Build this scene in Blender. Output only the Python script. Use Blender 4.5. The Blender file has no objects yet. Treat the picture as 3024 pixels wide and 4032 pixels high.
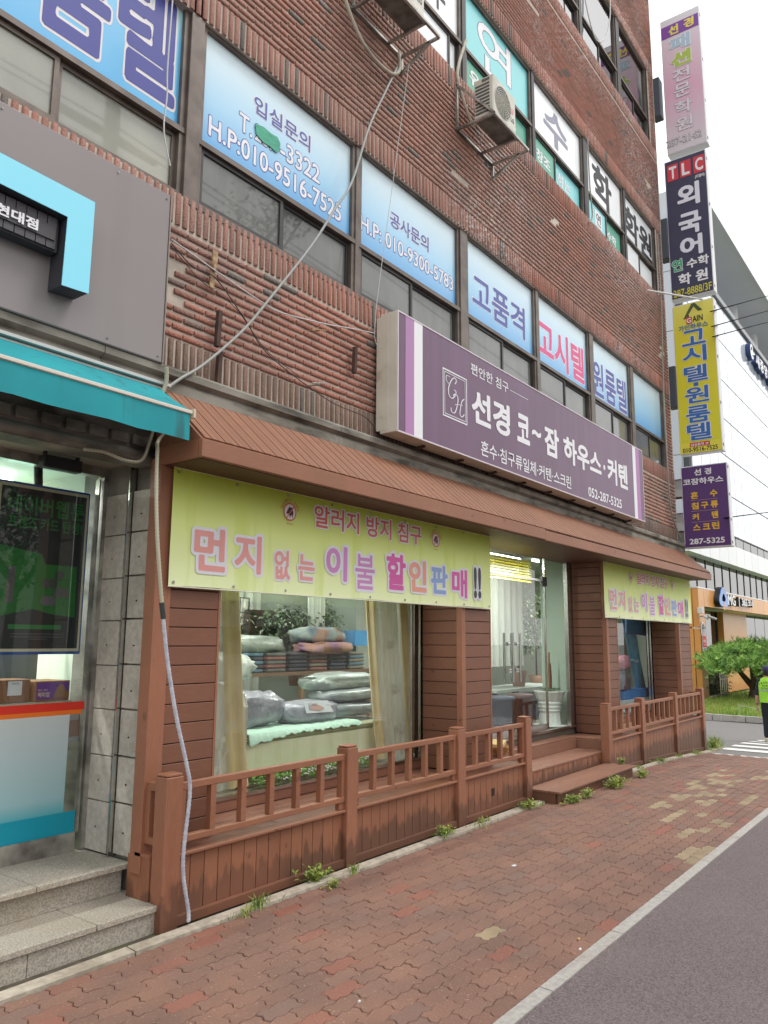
import bpy, bmesh, math, random
from mathutils import Vector, Matrix, noise
random.seed(7)
S = bpy.context.scene
COL = S.collection
R = math.radians
# ------------------------------------------------------------------ camera
cam = bpy.data.cameras.new('camera'); camo = bpy.data.objects.new('camera', cam); COL.objects.link(camo)
th, yaw, ro = R(9.281), R(36.804), R(.394)
fh = Vector((math.cos(yaw), math.sin(yaw), 0)); F = fh*math.cos(th)+Vector((0, 0, math.sin(th)))
R0 = Vector((math.sin(yaw), -math.cos(yaw), 0)); U0 = R0.cross(F)
RR = R0*math.cos(ro)+U0*math.sin(ro); UU = -R0*math.sin(ro)+U0*math.cos(ro)
M = Matrix((RR, UU, -F)).transposed().to_4x4(); M.translation = Vector((0, 0, 1.83))
camo.matrix_world = M
cam.sensor_fit = 'HORIZONTAL'; cam.sensor_width = 36; cam.lens = 36*3078.3/3024
cam.clip_start = .05; cam.clip_end = 1500
S.camera = camo
# ------------------------------------------------------------------ world: bright overcast
SUN_EL, SUN_AZ = R(58), R(38)          # azimuth measured from -y towards +x
W = bpy.data.worlds.new('World'); S.world = W; W.use_nodes = True
nt = W.node_tree; nt.nodes.clear()
sky = nt.nodes.new('ShaderNodeTexSky'); sky.sky_type = 'NISHITA'; sky.sun_disc = False
sky.sun_elevation = SUN_EL; sky.sun_rotation = math.pi-SUN_AZ; sky.dust_density = 3; sky.air_density = 1.2
mx = nt.nodes.new('ShaderNodeMix'); mx.data_type = 'RGBA'; mx.inputs[0].default_value = .84
tc = nt.nodes.new('ShaderNodeTexCoord'); nz = nt.nodes.new('ShaderNodeTexNoise'); nz.inputs['Scale'].default_value = 2.2; nz.inputs['Detail'].default_value = 5
cr = nt.nodes.new('ShaderNodeValToRGB'); cr.color_ramp.elements[0].position = .3; cr.color_ramp.elements[0].color = (11.7, 11.6, 11.5, 1)
cr.color_ramp.elements[1].position = .7; cr.color_ramp.elements[1].color = (13.9, 13.8, 13.6, 1)
bg = nt.nodes.new('ShaderNodeBackground'); bg.inputs['Strength'].default_value = .105
wo = nt.nodes.new('ShaderNodeOutputWorld')
L = nt.links.new
L(tc.outputs['Generated'], nz.inputs['Vector']); L(nz.outputs['Fac'], cr.inputs['Fac'])
L(sky.outputs[0], mx.inputs[6]); L(cr.outputs[0], mx.inputs[7]); L(mx.outputs[2], bg.inputs[0]); L(bg.outputs[0], wo.inputs[0])
sl = bpy.data.lights.new('sun', 'SUN'); sl.energy = 1.0; sl.angle = R(16); sl.color = (1, .965, .92)
so = bpy.data.objects.new('sun', sl); COL.objects.link(so); so.location = (8, -12, 22)
sd = Vector((math.sin(SUN_AZ)*math.cos(SUN_EL), -math.cos(SUN_AZ)*math.cos(SUN_EL), math.sin(SUN_EL)))
so.rotation_euler = sd.to_track_quat('Z', 'Y').to_euler()
S.view_settings.view_transform = 'Standard'; S.view_settings.look = 'None'; S.view_settings.gamma = 1
S.view_settings.exposure = 0.50; S.view_settings.use_curve_mapping = False
S.render.engine = 'CYCLES'
S.cycles.use_denoising = True; S.cycles.max_bounces = 8; S.cycles.transparent_max_bounces = 16; S.cycles.caustics_reflective = False; S.cycles.caustics_refractive = False
S.cycles.sample_clamp_indirect = 6

# ------------------------------------------------------------------ materials
def srgb(r, g, b):
    f = lambda c: (c/255/12.92) if c <= 10 else ((c/255+.055)/1.055)**2.4
    return (f(r), f(g), f(b), 1)
def sc_(c, k): return (c[0]*k, c[1]*k, c[2]*k, 1)
MATS = {}
def mat(name, col, rough=.6, var=.0, col2=None, ns=4., nd=4., st=(1, 1, 1), nlo=.35, nhi=.65, bump=0., bs=60., bst=None, metal=0., spec=.5, grime=None, extra=None, tint=False, emit=None, coat=0.):
    if name in MATS: return MATS[name]
    m = bpy.data.materials.new(name); m.use_nodes = True; t = m.node_tree; n = t.nodes; l = t.links.new
    p = n['Principled BSDF']; p.inputs['Roughness'].default_value = rough; p.inputs['Metallic'].default_value = metal
    p.inputs['Specular IOR Level'].default_value = spec; p.inputs['Coat Weight'].default_value = coat
    geo = n.new('ShaderNodeNewGeometry')
    def noise_(scale, stretch, detail=4.):
        mp = n.new('ShaderNodeMapping'); mp.inputs['Scale'].default_value = stretch; l(geo.outputs['Position'], mp.inputs['Vector'])
        q = n.new('ShaderNodeTexNoise'); q.inputs['Scale'].default_value = scale; q.inputs['Detail'].default_value = detail; l(mp.outputs[0], q.inputs['Vector']); return q
    def ramp(src, lo, hi, c0, c1):
        r = n.new('ShaderNodeValToRGB'); r.color_ramp.elements[0].position = lo; r.color_ramp.elements[1].position = hi
        r.color_ramp.elements[0].color = c0; r.color_ramp.elements[1].color = c1; l(src, r.inputs[0]); return r
    def mixc(a, b, fac, mode='MIX'):
        x = n.new('ShaderNodeMix'); x.data_type = 'RGBA'; x.blend_type = mode
        for s_, v in ((0, fac), (6, a), (7, b)):
            if isinstance(v, (int, float, tuple)): x.inputs[s_].default_value = v
            else: l(v, x.inputs[s_])
        return x.outputs[2]
    c = col
    if col2 is not None:
        q = noise_(ns, st, nd); c = mixc(col, col2, ramp(q.outputs['Fac'], nlo, nhi, (0, 0, 0, 1), (1, 1, 1, 1)).outputs[0])
    if var > 0:
        oi = n.new('ShaderNodeObjectInfo'); src = oi.outputs['Random']
        if tint:
            at = n.new('ShaderNodeAttribute'); at.attribute_name = 'tint'
            ad = n.new('ShaderNodeMath'); ad.operation = 'ADD'; l(src, ad.inputs[0]); l(at.outputs['Fac'], ad.inputs[1])
            fr = n.new('ShaderNodeMath'); fr.operation = 'FRACT'; l(ad.outputs[0], fr.inputs[0]); src = fr.outputs[0]
        mr = n.new('ShaderNodeMapRange'); mr.inputs['To Min'].default_value = 1-var; mr.inputs['To Max'].default_value = 1+var; l(src, mr.inputs['Value'])
        cb = n.new('ShaderNodeCombineColor'); [l(mr.outputs[0], cb.inputs[i]) for i in range(3)]
        c = mixc(c, cb.outputs[0], 1.0, 'MULTIPLY'); MATS['_src'] = src
    if grime:   # (colour, scale, lo, hi, amount)
        g = noise_(grime[1], grime[5] if len(grime) > 5 else (1, 1, 1), 6); gr = ramp(g.outputs['Fac'], grime[2], grime[3], (0, 0, 0, 1), (grime[4],)*3+(1,))
        c = mixc(c, grime[0], gr.outputs[0])
    if extra: c = extra(n, l, geo, noise_, ramp, mixc, c, p, MATS.get('_src'))
    if isinstance(c, tuple): p.inputs['Base Color'].default_value = c
    else: l(c, p.inputs['Base Color'])
    if bump > 0:
        b = noise_(bs, bst or (1, 1, 1), 5); bp = n.new('ShaderNodeBump'); bp.inputs['Strength'].default_value = bump; bp.inputs['Distance'].default_value = .01
        l(b.outputs['Fac'], bp.inputs['Height']); l(bp.outputs[0], p.inputs['Normal'])
    if emit:
        p.inputs['Emission Color'].default_value = emit[0]; p.inputs['Emission Strength'].default_value = emit[1]
    MATS[name] = m; return m
def glass(name, tint=(.93, .97, .95, 1), ior=1.5, rough=0.):
    if name in MATS: return MATS[name]
    m = bpy.data.materials.new(name); m.use_nodes = True; t = m.node_tree; n = t.nodes; n.clear(); l = t.links.new
    o = n.new('ShaderNodeOutputMaterial'); a = n.new('ShaderNodeBsdfTransparent'); a.inputs[0].default_value = tint
    g = n.new('ShaderNodeBsdfGlossy'); g.inputs['Roughness'].default_value = rough
    f = n.new('ShaderNodeFresnel'); f.inputs[0].default_value = ior
    geo = n.new('ShaderNodeNewGeometry'); q = n.new('ShaderNodeTexNoise'); q.inputs['Scale'].default_value = 1.1; q.inputs['Detail'].default_value = 1
    bp = n.new('ShaderNodeBump'); bp.inputs['Strength'].default_value = .12; bp.inputs['Distance'].default_value = .02
    l(geo.outputs['Position'], q.inputs['Vector']); l(q.outputs['Fac'], bp.inputs['Height']); l(bp.outputs[0], g.inputs['Normal'])
    bf = n.new('ShaderNodeMath'); bf.operation = 'SUBTRACT'; bf.inputs[0].default_value = 1; l(geo.outputs['Backfacing'], bf.inputs[1]); ml = n.new('ShaderNodeMath'); ml.operation = 'MULTIPLY'; l(f.outputs[0], ml.inputs[0]); l(bf.outputs[0], ml.inputs[1])
    x = n.new('ShaderNodeMixShader'); l(ml.outputs[0], x.inputs[0]); l(a.outputs[0], x.inputs[1]); l(g.outputs[0], x.inputs[2]); l(x.outputs[0], o.inputs[0])
    MATS[name] = m; return m
def paint(r, g, b, rough=.5, k=.85): 
    return mat('paint_%d_%d_%d_%d' % (r, g, b, int(rough*100)), sc_(srgb(r, g, b), k), rough, grime=((.12, .11, .1, 1), 2.5, .55, .85, .16))

def zgrad(z0, c0, z1, c1, mid=None):
    def f(n, l, geo, noise_, ramp, mixc, c, p, src):
        sp = n.new('ShaderNodeSeparateXYZ'); l(geo.outputs['Position'], sp.inputs[0])
        mr = n.new('ShaderNodeMapRange'); mr.inputs['From Min'].default_value = z0; mr.inputs['From Max'].default_value = z1; l(sp.outputs[2], mr.inputs['Value'])
        r = ramp(mr.outputs[0], 0, 1, c0, c1)
        if mid: e = r.color_ramp.elements.new(mid[0]); e.color = mid[1]
        return r.outputs[0]
    return f
WHITE_ST = srgb(205, 200, 198)
def brick_extra(base_dark):
    def f(n, l, geo, noise_, ramp, mixc, c, p, src):
        # a few bricks are grey-brown, and salt stains whiten patches of the wall
        d = ramp(src, .955, .96, (0, 0, 0, 1), (1, 1, 1, 1)); c = mixc(c, base_dark, d.outputs[0])
        a = noise_(.42, (1, 1, 1.2), 3); a.inputs['Roughness'].default_value = .6
        b = noise_(16., (1, 1, 1.6), 6)
        sp = n.new('ShaderNodeSeparateXYZ'); l(geo.outputs['Position'], sp.inputs[0])
        zz = n.new('ShaderNodeMapRange'); zz.inputs['From Min'].default_value = 6.; zz.inputs['From Max'].default_value = 13.; zz.inputs['To Min'].default_value = -.02; zz.inputs['To Max'].default_value = .13; l(sp.outputs[2], zz.inputs['Value'])
        s1 = n.new('ShaderNodeMath'); s1.operation = 'ADD'; l(a.outputs['Fac'], s1.inputs[0]); l(zz.outputs[0], s1.inputs[1])
        ra = ramp(s1.outputs[0], .5, .68, (0, 0, 0, 1), (1, 1, 1, 1)); rb = ramp(b.outputs['Fac'], .46, .66, (0, 0, 0, 1), (.62, .62, .62, 1))
        mm = n.new('ShaderNodeMath'); mm.operation = 'MULTIPLY'; l(ra.outputs[0], mm.inputs[0]); l(rb.outputs[0], mm.inputs[1])
        c = mixc(c, WHITE_ST, mm.outputs[0])
        # carved wavy grain
        mp = n.new('ShaderNodeMapping'); mp.inputs['Scale'].default_value = (14, 60, 60); l(geo.outputs['Position'], mp.inputs['Vector'])
        wv = n.new('ShaderNodeTexWave'); wv.inputs['Scale'].default_value = .5; wv.inputs['Distortion'].default_value = 9; wv.inputs['Detail'].default_value = 2; l(mp.outputs[0], wv.inputs['Vector'])
        bp = n.new('ShaderNodeBump'); bp.inputs['Strength'].default_value = .5; bp.inputs['Distance'].default_value = .006; l(wv.outputs['Fac'], bp.inputs['Height']); l(bp.outputs[0], p.inputs['Normal'])
        return c
    return f
BRICK = mat('brick', sc_(srgb(160, 107, 90), 1.0), .8, var=.18, col2=sc_(srgb(146, 110, 99), 1.), ns=.8, tint=True, extra=brick_extra(srgb(104, 96, 90)))
BRICKD = mat('brown_brick', sc_(srgb(132, 104, 90), 1.), .8, var=.12, col2=srgb(112, 94, 84), ns=1.5, tint=True, extra=brick_extra(srgb(110, 100, 92)))
MORTAR = mat('mortar', srgb(196, 184, 170), .9, col2=srgb(172, 162, 150), ns=6, bump=.3, bs=40)
CONC = mat('concrete', srgb(140, 136, 126), .85, col2=srgb(112, 108, 98), ns=3, bump=.35, bs=70, grime=(srgb(50, 47, 40), 1.6, .48, .66, .8, (1.4, 1, 5)))
GRANITE = mat('granite', srgb(176, 168, 154), .75, col2=srgb(146, 140, 130), ns=90, nd=2, nlo=.42, nhi=.58, var=.07, bump=.3, bs=80, grime=(srgb(140, 118, 84), 1.8, .55, .8, .45))
STONE = mat('pillar_stone', srgb(196, 190, 178), .8, col2=srgb(176, 170, 160), ns=26, nd=5, var=.05, bump=.5, bs=45, grime=(srgb(110, 104, 94), 2.2, .5, .8, .5))
def wood(name, a, b, st, var=.1, wet=False, rough=.55, k=1.):
    def ex(n, l, geo, noise_, ramp, mixc, c, p, src):
        if wet:
            sp = n.new('ShaderNodeSeparateXYZ'); l(geo.outputs['Position'], sp.inputs[0])
            q = noise_(7, (1.8, 1, .5), 6)
            ad = n.new('ShaderNodeMath'); ad.operation = 'MULTIPLY_ADD'; l(q.outputs['Fac'], ad.inputs[0]); ad.inputs[1].default_value = -.48; l(sp.outputs[2], ad.inputs[2])
            r = ramp(ad.outputs[0], -.30, .06, (.7, .7, .7, 1), (0, 0, 0, 1))
            c = mixc(c, srgb(62, 48, 38), r.outputs[0])
        g = noise_(11, st, 6); g2 = ramp(g.outputs['Fac'], .3, .75, (0, 0, 0, 1), (.42, .42, .42, 1))
        c = mixc(c, b, g2.outputs[0])
        kn = noise_(9, tuple(.35 if q_ > 5 else .9 for q_ in st) if False else (1, 1, 1), 3); c = mixc(c, sc_(b, .55), ramp(kn.outputs['Fac'], .70, .74, (0, 0, 0, 1), (.6, .6, .6, 1)).outputs[0])
        fd = noise_(1.3, (1, 1, 1), 6); return mixc(c, sc_(b, 2.1), ramp(fd.outputs['Fac'], .5, .75, (0, 0, 0, 1), (.30, .30, .30, 1)).outputs[0])
    return mat(name, sc_(srgb(*a) if isinstance(a, tuple) and len(a) == 3 else a, k), rough, var=var, tint=False, col2=sc_(srgb(*a), k*.86), ns=1.6, st=(1, 1, 1), extra=ex, bump=.12, bs=30, bst=st)
WH = wood('wood_cladding', (124, 84, 64), srgb(98, 58, 44), (1, 1, 14), var=.07)                  # horizontal boards
WV = wood('wood_panel', (146, 98, 72), srgb(116, 70, 52), (10, 10, .8), var=.08, wet=True)        # upright boards near the ground
WR = wood('wood_rail', (150, 102, 76), srgb(120, 74, 56), (1, 8, 8), var=.04)
WP = wood('wood_post', (154, 104, 78), srgb(120, 74, 56), (9, 9, 1), var=.04, wet=True)
WROOF = wood('wood_roof', (146, 100, 74), srgb(98, 64, 48), (14, 1.2, 1.2), var=.10, rough=.6)
WDECK = wood('wood_deck', (118, 76, 58), srgb(140, 102, 84), (1, 12, 8), var=.1)
WSTEP = wood('wood_step', (138, 98, 80), srgb(100, 68, 54), (1, 10, 8), var=.1)
ALU = mat('brown_aluminium', srgb(112, 102, 94), .45, col2=srgb(90, 80, 74), ns=5, metal=.35)
ALUD = mat('dark_frame', srgb(58, 56, 56), .5, col2=srgb(44, 42, 42), ns=4)
STEEL = mat('stainless', srgb(200, 200, 196), .18, metal=1.)
STEELD = mat('dull_steel', srgb(186, 184, 176), .35, metal=.6, col2=srgb(120, 118, 112), ns=6)
RUST = mat('rusty_iron', srgb(84, 58, 46), .8, col2=srgb(60, 44, 40), ns=12)
DARK = mat('dark_void', (.012, .012, .013, 1), .8)
WIN_GLASS = glass('window_glass', (.32, .36, .36, 1), 1.7)
MIRROR = glass('reflective_glass', (.3, .32, .34, 1), 9.)
SHOP_GLASS = glass('shop_glass', (.94, .965, .95, 1), 1.95)
DOOR_GLASS = glass('door_glass', (.94, .965, .95, 1), 1.95)

# ------------------------------------------------------------------ mesh helpers
class MB:
    def __init__(s): s.v = []; s.f = []; s.t = []; s.tint = 0.; s.sm = []
    def add(s, vs, fs, smooth=False):
        o = len(s.v); s.v += [tuple(v) for v in vs]
        for f in fs: s.f.append(tuple(i+o for i in f)); s.t.append(s.tint); s.sm.append(smooth)
    def box(s, x0, y0, z0, x1, y1, z1, b=0.):
        if x1 < x0: x0, x1 = x1, x0
        if y1 < y0: y0, y1 = y1, y0
        if z1 < z0: z0, z1 = z1, z0
        if b <= 0:
            s.add([(x0, y0, z0), (x1, y0, z0), (x1, y1, z0), (x0, y1, z0), (x0, y0, z1), (x1, y0, z1), (x1, y1, z1), (x0, y1, z1)],
                  [(3, 2, 1, 0), (4, 5, 6, 7), (0, 1, 5, 4), (1, 2, 6, 5), (2, 3, 7, 6), (3, 0, 4, 7)])
        else:
            X, Y, Z = (x0, x1), (y0, y1), (z0, z1); sg = (1, -1); vs = []
            for k in (0, 1):
                for j in (0, 1):
                    for i in (0, 1):
                        vs += [(X[i]+sg[i]*b, Y[j]+sg[j]*b, Z[k]), (X[i]+sg[i]*b, Y[j], Z[k]+sg[k]*b), (X[i], Y[j]+sg[j]*b, Z[k]+sg[k]*b)]
            bm = bmesh.new(); bv = [bm.verts.new(v) for v in vs]; r = bmesh.ops.convex_hull(bm, input=bv)
            bmesh.ops.dissolve_limit(bm, angle_limit=.01, verts=bm.verts[:], edges=bm.edges[:])
            bm.verts.index_update(); s.add([v.co for v in bm.verts], [tuple(v.index for v in f.verts) for f in bm.faces]); bm.free()
    def obox(s, c, ax, ay, az):
        c, ax, ay, az = map(Vector, (c, ax, ay, az)); vs = [c+i*ax+j*ay+k*az for k in (-1, 1) for j in (-1, 1) for i in (-1, 1)]
        s.add(vs, [(2, 3, 1, 0), (4, 5, 7, 6), (0, 1, 5, 4), (1, 3, 7, 5), (3, 2, 6, 7), (2, 0, 4, 6)])
    def beam(s, a, b, w, h, up=(0, 0, 1)):
        a, b = Vector(a), Vector(b); d = (b-a); u = Vector(up); sdir = d.cross(u)
        if sdir.length < 1e-6: sdir = d.cross(Vector((1, 0, 0)))
        sdir.normalize(); u2 = sdir.cross(d).normalized(); s.obox((a+b)/2, d/2, sdir*w/2, u2*h/2)
    def tube(s, pts, r, n=8, cap=True, smooth=True):
        pts = [Vector(p) for p in pts]; rs = r if isinstance(r, (list, tuple)) else [r]*len(pts); o = len(s.v); vs = []; pu = None
        for i, p in enumerate(pts):
            d = (pts[min(i+1, len(pts)-1)]-pts[max(i-1, 0)])
            if d.length < 1e-9: d = Vector((0, 0, 1))
            d.normalize()
            if pu is None: pu = d.orthogonal().normalized()
            pu = (pu-d*pu.dot(d)); pu = pu.normalized() if pu.length > 1e-6 else d.orthogonal().normalized()
            w = d.cross(pu)
            vs += [p+(pu*math.cos(a)+w*math.sin(a))*rs[i] for a in [2*math.pi*k/n for k in range(n)]]
        fs = [(i*n+k, i*n+(k+1) % n, (i+1)*n+(k+1) % n, (i+1)*n+k) for i in range(len(pts)-1) for k in range(n)]
        s.add(vs, fs, smooth)
        if cap: s.add([vs[k] for k in range(n)], [tuple(range(n))[::-1]]); s.add([vs[-n+k] for k in range(n)], [tuple(range(n))])
    def lathe(s, prof, c=(0, 0, 0), n=20, flute=0., nf=8):
        vs = []
        for r, z in prof:
            for k in range(n):
                a = 2*math.pi*k/n; q = r*(1+flute*math.cos(nf*a)) if flute else r
                vs.append((c[0]+q*math.cos(a), c[1]+q*math.sin(a), c[2]+z))
        s.add(vs, [(i*n+k, i*n+(k+1) % n, (i+1)*n+(k+1) % n, (i+1)*n+k) for i in range(len(prof)-1) for k in range(n)], True)
        s.add([vs[k] for k in range(n)], [tuple(range(n))[::-1]]); s.add(vs[-n:], [tuple(range(n))])
    def prism(s, poly, axis, a, b):
        # poly: 2D outline; axis 'x','y','z' = extrusion axis
        def P(p, t): return {'x': (t, p[0], p[1]), 'y': (p[0], t, p[1]), 'z': (p[0], p[1], t)}[axis]
        n = len(poly); s.add([P(p, a) for p in poly]+[P(p, b) for p in poly], [tuple(range(n))[::-1], tuple(range(n, 2*n))]+[(i, (i+1) % n, n+(i+1) % n, n+i) for i in range(n)])
    def blob(s, c, rx, ry, rz, amp=.15, sc=2., n=12, m=8, flat=0., seed=0):
        vs = []
        for j in range(m+1):
            ph = math.pi*j/m
            for i in range(n):
                a = 2*math.pi*i/n; d = Vector((math.cos(a)*math.sin(ph), math.sin(a)*math.sin(ph), math.cos(ph)))
                # squarish pillow
                e = Vector([math.copysign(abs(q)**.75, q) for q in d])
                k = 1+amp*noise.noise(d*sc+Vector((seed*3.1, seed, 0)))
                vs.append((c[0]+e.x*rx*k, c[1]+e.y*ry*k, c[2]+e.z*rz*k))
        s.add(vs, [(j*n+i, (j+1)*n+i, (j+1)*n+(i+1) % n, j*n+(i+1) % n) for j in range(m) for i in range(n)], True)
    def mesh(s, name, m):
        me = bpy.data.meshes.new(name); me.from_pydata(s.v, [], s.f)
        me.materials.append(m) if not isinstance(m, list) else [me.materials.append(q) for q in m]
        me.polygons.foreach_set('use_smooth', s.sm)
        if any(s.t):
            at = me.attributes.new('tint', 'FLOAT', 'FACE'); at.data.foreach_set('value', s.t)
        me.update(); return me
    def build(s, name, m, parent=None, **k):
        return obj(name, s.mesh(name, m), parent, **k)
def obj(name, me, parent=None, label=None, cat=None, kind=None, group=None, loc=None):
    o = bpy.data.objects.new(name, me); COL.objects.link(o)
    if parent is not None:
        o.parent = parent; w = parent['_w'] if '_w' in parent.keys() else (0, 0, 0)
        if parent.parent is None: o.matrix_parent_inverse = Matrix.Translation(-Vector(w))
    if loc: o.location = loc
    if label: o['label'] = label
    if cat: o['category'] = cat
    if kind: o['kind'] = kind
    if group: o['group'] = group
    return o
def thing(name, label, cat, loc, group=None, kind=None):
    o = bpy.data.objects.new(name, None); COL.objects.link(o); o.location = loc; o['_w'] = tuple(loc); o.empty_display_size = .1
    o['label'] = label; o['category'] = cat
    if group: o['group'] = group
    if kind: o['kind'] = kind
    return o
def one(name, mb, m, label, cat, group=None):       # a thing that is one mesh; origin left in its middle
    c = [sum(v[i] for v in mb.v)/len(mb.v) for i in range(3)]
    mb.v = [(v[0]-c[0], v[1]-c[1], v[2]-c[2]) for v in mb.v]
    return mb.build(name, m, None, label=label, cat=cat, group=group, loc=c)
def structure(name, mb, m):
    o = mb.build(name, m); o['kind'] = 'structure'; return o
def bx(name, x0, y0, z0, x1, y1, z1, m, parent=None, b=0., **k):
    q = MB(); q.box(x0, y0, z0, x1, y1, z1, b); return q.build(name, m, parent, **k)
# ------------------------------------------------------------------ flat print on a plane
def each(name, boxes, m, parent, b=0.):
    for q_ in boxes: bx(name, *q_, m, parent, b)
class Fr:
    def __init__(s, o, r, u): s.o, s.r, s.u = Vector(o), Vector(r), Vector(u); s.n = s.r.cross(s.u)
    def p(s, x, z, lift=0.): return s.o+s.r*x+s.u*z+s.n*lift
def facade(y): return Fr((0, y, 0), (1, 0, 0), (0, 0, 1))
def blade(x): return Fr((x, 0, 0), (0, -1, 0), (0, 0, 1))          # local x = -y
TXT = {}
import numpy as np
def sdf_glyphs(body, off, shear, res=34):
    """glyph outlines grown by off with round corners: distance field + marching squares"""
    vs, fs = glyphs(body, 0., shear); ec = {}
    for f in fs:
        for i in range(len(f)):
            e = (f[i], f[(i+1) % len(f)]); k = tuple(sorted(e)); ec[k] = ec.get(k, 0)+1
    seg = np.array([[vs[a].x, vs[a].y, vs[b].x, vs[b].y] for (a, b), c in ec.items() if c == 1])
    h = 1./res; x0, x1 = seg[:, [0, 2]].min()-off-2*h, seg[:, [0, 2]].max()+off+2*h; y0, y1 = seg[:, [1, 3]].min()-off-2*h, seg[:, [1, 3]].max()+off+2*h
    nx, ny = int((x1-x0)/h)+2, int((y1-y0)/h)+2; gx = x0+h*np.arange(nx); gy = y0+h*np.arange(ny); D = np.full((nx, ny), 9.); IN = np.zeros((nx, ny), bool)
    X, Y = np.meshgrid(gx, gy, indexing='ij')
    for ax, ay, bx_, by in seg:
        i0, i1 = max(0, int((min(ax, bx_)-off-3*h-x0)/h)), min(nx, int((max(ax, bx_)+off+3*h-x0)/h)+2)
        xs, ys = X[i0:i1], Y[i0:i1]; dx, dy = bx_-ax, by-ay; t = np.clip(((xs-ax)*dx+(ys-ay)*dy)/(dx*dx+dy*dy+1e-12), 0, 1)
        D[i0:i1] = np.minimum(D[i0:i1], np.hypot(xs-ax-t*dx, ys-ay-t*dy))
        if abs(dx) > 1e-9:
            j0, j1 = int(np.ceil((min(ax, bx_)-x0)/h-1e-9)), int(np.ceil((max(ax, bx_)-x0)/h-1e-9))
            for j in range(max(0, j0), min(nx, j1)): IN[j] ^= gy > ay+(gx[j]-ax)*dy/dx
    F_ = np.where(IN, -D, D)-off; V_ = []; P_ = []; vi = {}
    def vert(k, x, y):
        if k not in vi: vi[k] = len(V_); V_.append(Vector((x, y, 0)))
        return vi[k]
    for j in range(ny-1):
        i = 0
        while i < nx-1:
            q = [(i, j), (i+1, j), (i+1, j+1), (i, j+1)]; val = [F_[p] for p in q]; ins = [v < 0 for v in val]
            if all(ins):
                k = i
                while k < nx-1 and F_[k, j] < 0 and F_[k+1, j] < 0 and F_[k, j+1] < 0 and F_[k+1, j+1] < 0: k += 1
                P_.append((vert((i, j), gx[i], gy[j]), vert((k, j), gx[k], gy[j]), vert((k, j+1), gx[k], gy[j+1]), vert((i, j+1), gx[i], gy[j+1]))); i = k; continue
            if any(ins):
                pl = []
                for a in range(4):
                    b = (a+1) % 4
                    if ins[a]: pl.append(vert(q[a], gx[q[a][0]], gy[q[a][1]]))
                    if ins[a] != ins[b]:
                        t = val[a]/(val[a]-val[b]); xa, ya, xb, yb = gx[q[a][0]], gy[q[a][1]], gx[q[b][0]], gy[q[b][1]]
                        pl.append(vert(tuple(sorted((q[a], q[b]))), xa+(xb-xa)*t, ya+(yb-ya)*t))
                if len(pl) > 2: P_.append(tuple(pl))
            i += 1
    return V_, P_
def glyphs(body, off, shear=0.):
    key = (body, round(off, 4), shear)
    if key not in TXT and off > .012 and len(body) < 24:
        TXT[key] = sdf_glyphs(body, off, shear, 34 if len(body) < 8 else 26)
    if key not in TXT:
        c = bpy.data.curves.new('t', 'FONT'); c.body = body; c.size = 1; c.offset = off; c.resolution_u = 3; c.shear = shear
        o = bpy.data.objects.new('t', c); COL.objects.link(o)
        dg = bpy.context.evaluated_depsgraph_get(); dg.update()
        m = bpy.data.meshes.new_from_object(o.evaluated_get(dg))
        TXT[key] = ([v.co.copy() for v in m.vertices], [tuple(f.vertices) for f in m.polygons])
        bpy.data.objects.remove(o); bpy.data.curves.remove(c); bpy.data.meshes.remove(m)
    return TXT[key]
def text(fr, body, x0, z0, x1, z1, layers, parent, shear=0., ext=0., name='lettering', rot=0., base=None):
    """layers: [(offset, material, lift)] ; the box is that of the first layer"""
    ref = glyphs(body, layers[0][0] if base is None else base, shear)[0]
    a0, a1 = min(v.x for v in ref), max(v.x for v in ref); b0, b1 = min(v.y for v in ref), max(v.y for v in ref)
    sx, sz = (x1-x0)/(a1-a0), (z1-z0)/(b1-b0); out = []
    cx, cz = (x0+x1)/2, (z0+z1)/2
    for off, m, lift in layers:
        vs, fs = glyphs(body, off, shear); q = MB(); pts = []
        for v in vs:
            x, z = x0+(v.x-a0)*sx, z0+(v.y-b0)*sz
            if rot: dx, dz = x-cx, z-cz; x, z = cx+dx*math.cos(rot)-dz*math.sin(rot), cz+dx*math.sin(rot)+dz*math.cos(rot)
            pts.append((x, z))
        q.add([fr.p(x, z, lift+ext) for x, z in pts], fs)
        if ext > 0:
            q.add([fr.p(x, z, lift) for x, z in pts], [f[::-1] for f in fs])
            ec = {}
            for f in fs:
                for i in range(len(f)):
                    e = (f[i], f[(i+1) % len(f)]); ec[tuple(sorted(e))] = None if tuple(sorted(e)) in ec else e
            n = len(pts); vv = [fr.p(x, z, lift) for x, z in pts]+[fr.p(x, z, lift+ext) for x, z in pts]
            q.add(vv, [(e[0], e[1], e[1]+n, e[0]+n) for e in ec.values() if e])
        out.append(q.build(name, m, parent))
    return out
def quad(fr, x0, z0, x1, z1, lift, m, parent, name='print'):
    q = MB(); q.add([fr.p(x0, z0, lift), fr.p(x1, z0, lift), fr.p(x1, z1, lift), fr.p(x0, z1, lift)], [(0, 1, 2, 3)]); return q.build(name, m, parent)
def poly(fr, pts, lift, m, parent, name='print', ext=0.):
    q = MB(); n = len(pts)
    if ext:
        q.add([fr.p(x, z, lift) for x, z in pts]+[fr.p(x, z, lift+ext) for x, z in pts], [tuple(range(n))[::-1], tuple(range(n, 2*n))]+[(i, (i+1) % n, n+(i+1) % n, n+i) for i in range(n)])
    else: q.add([fr.p(x, z, lift) for x, z in pts], [tuple(range(n))])
    return q.build(name, m, parent)
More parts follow.
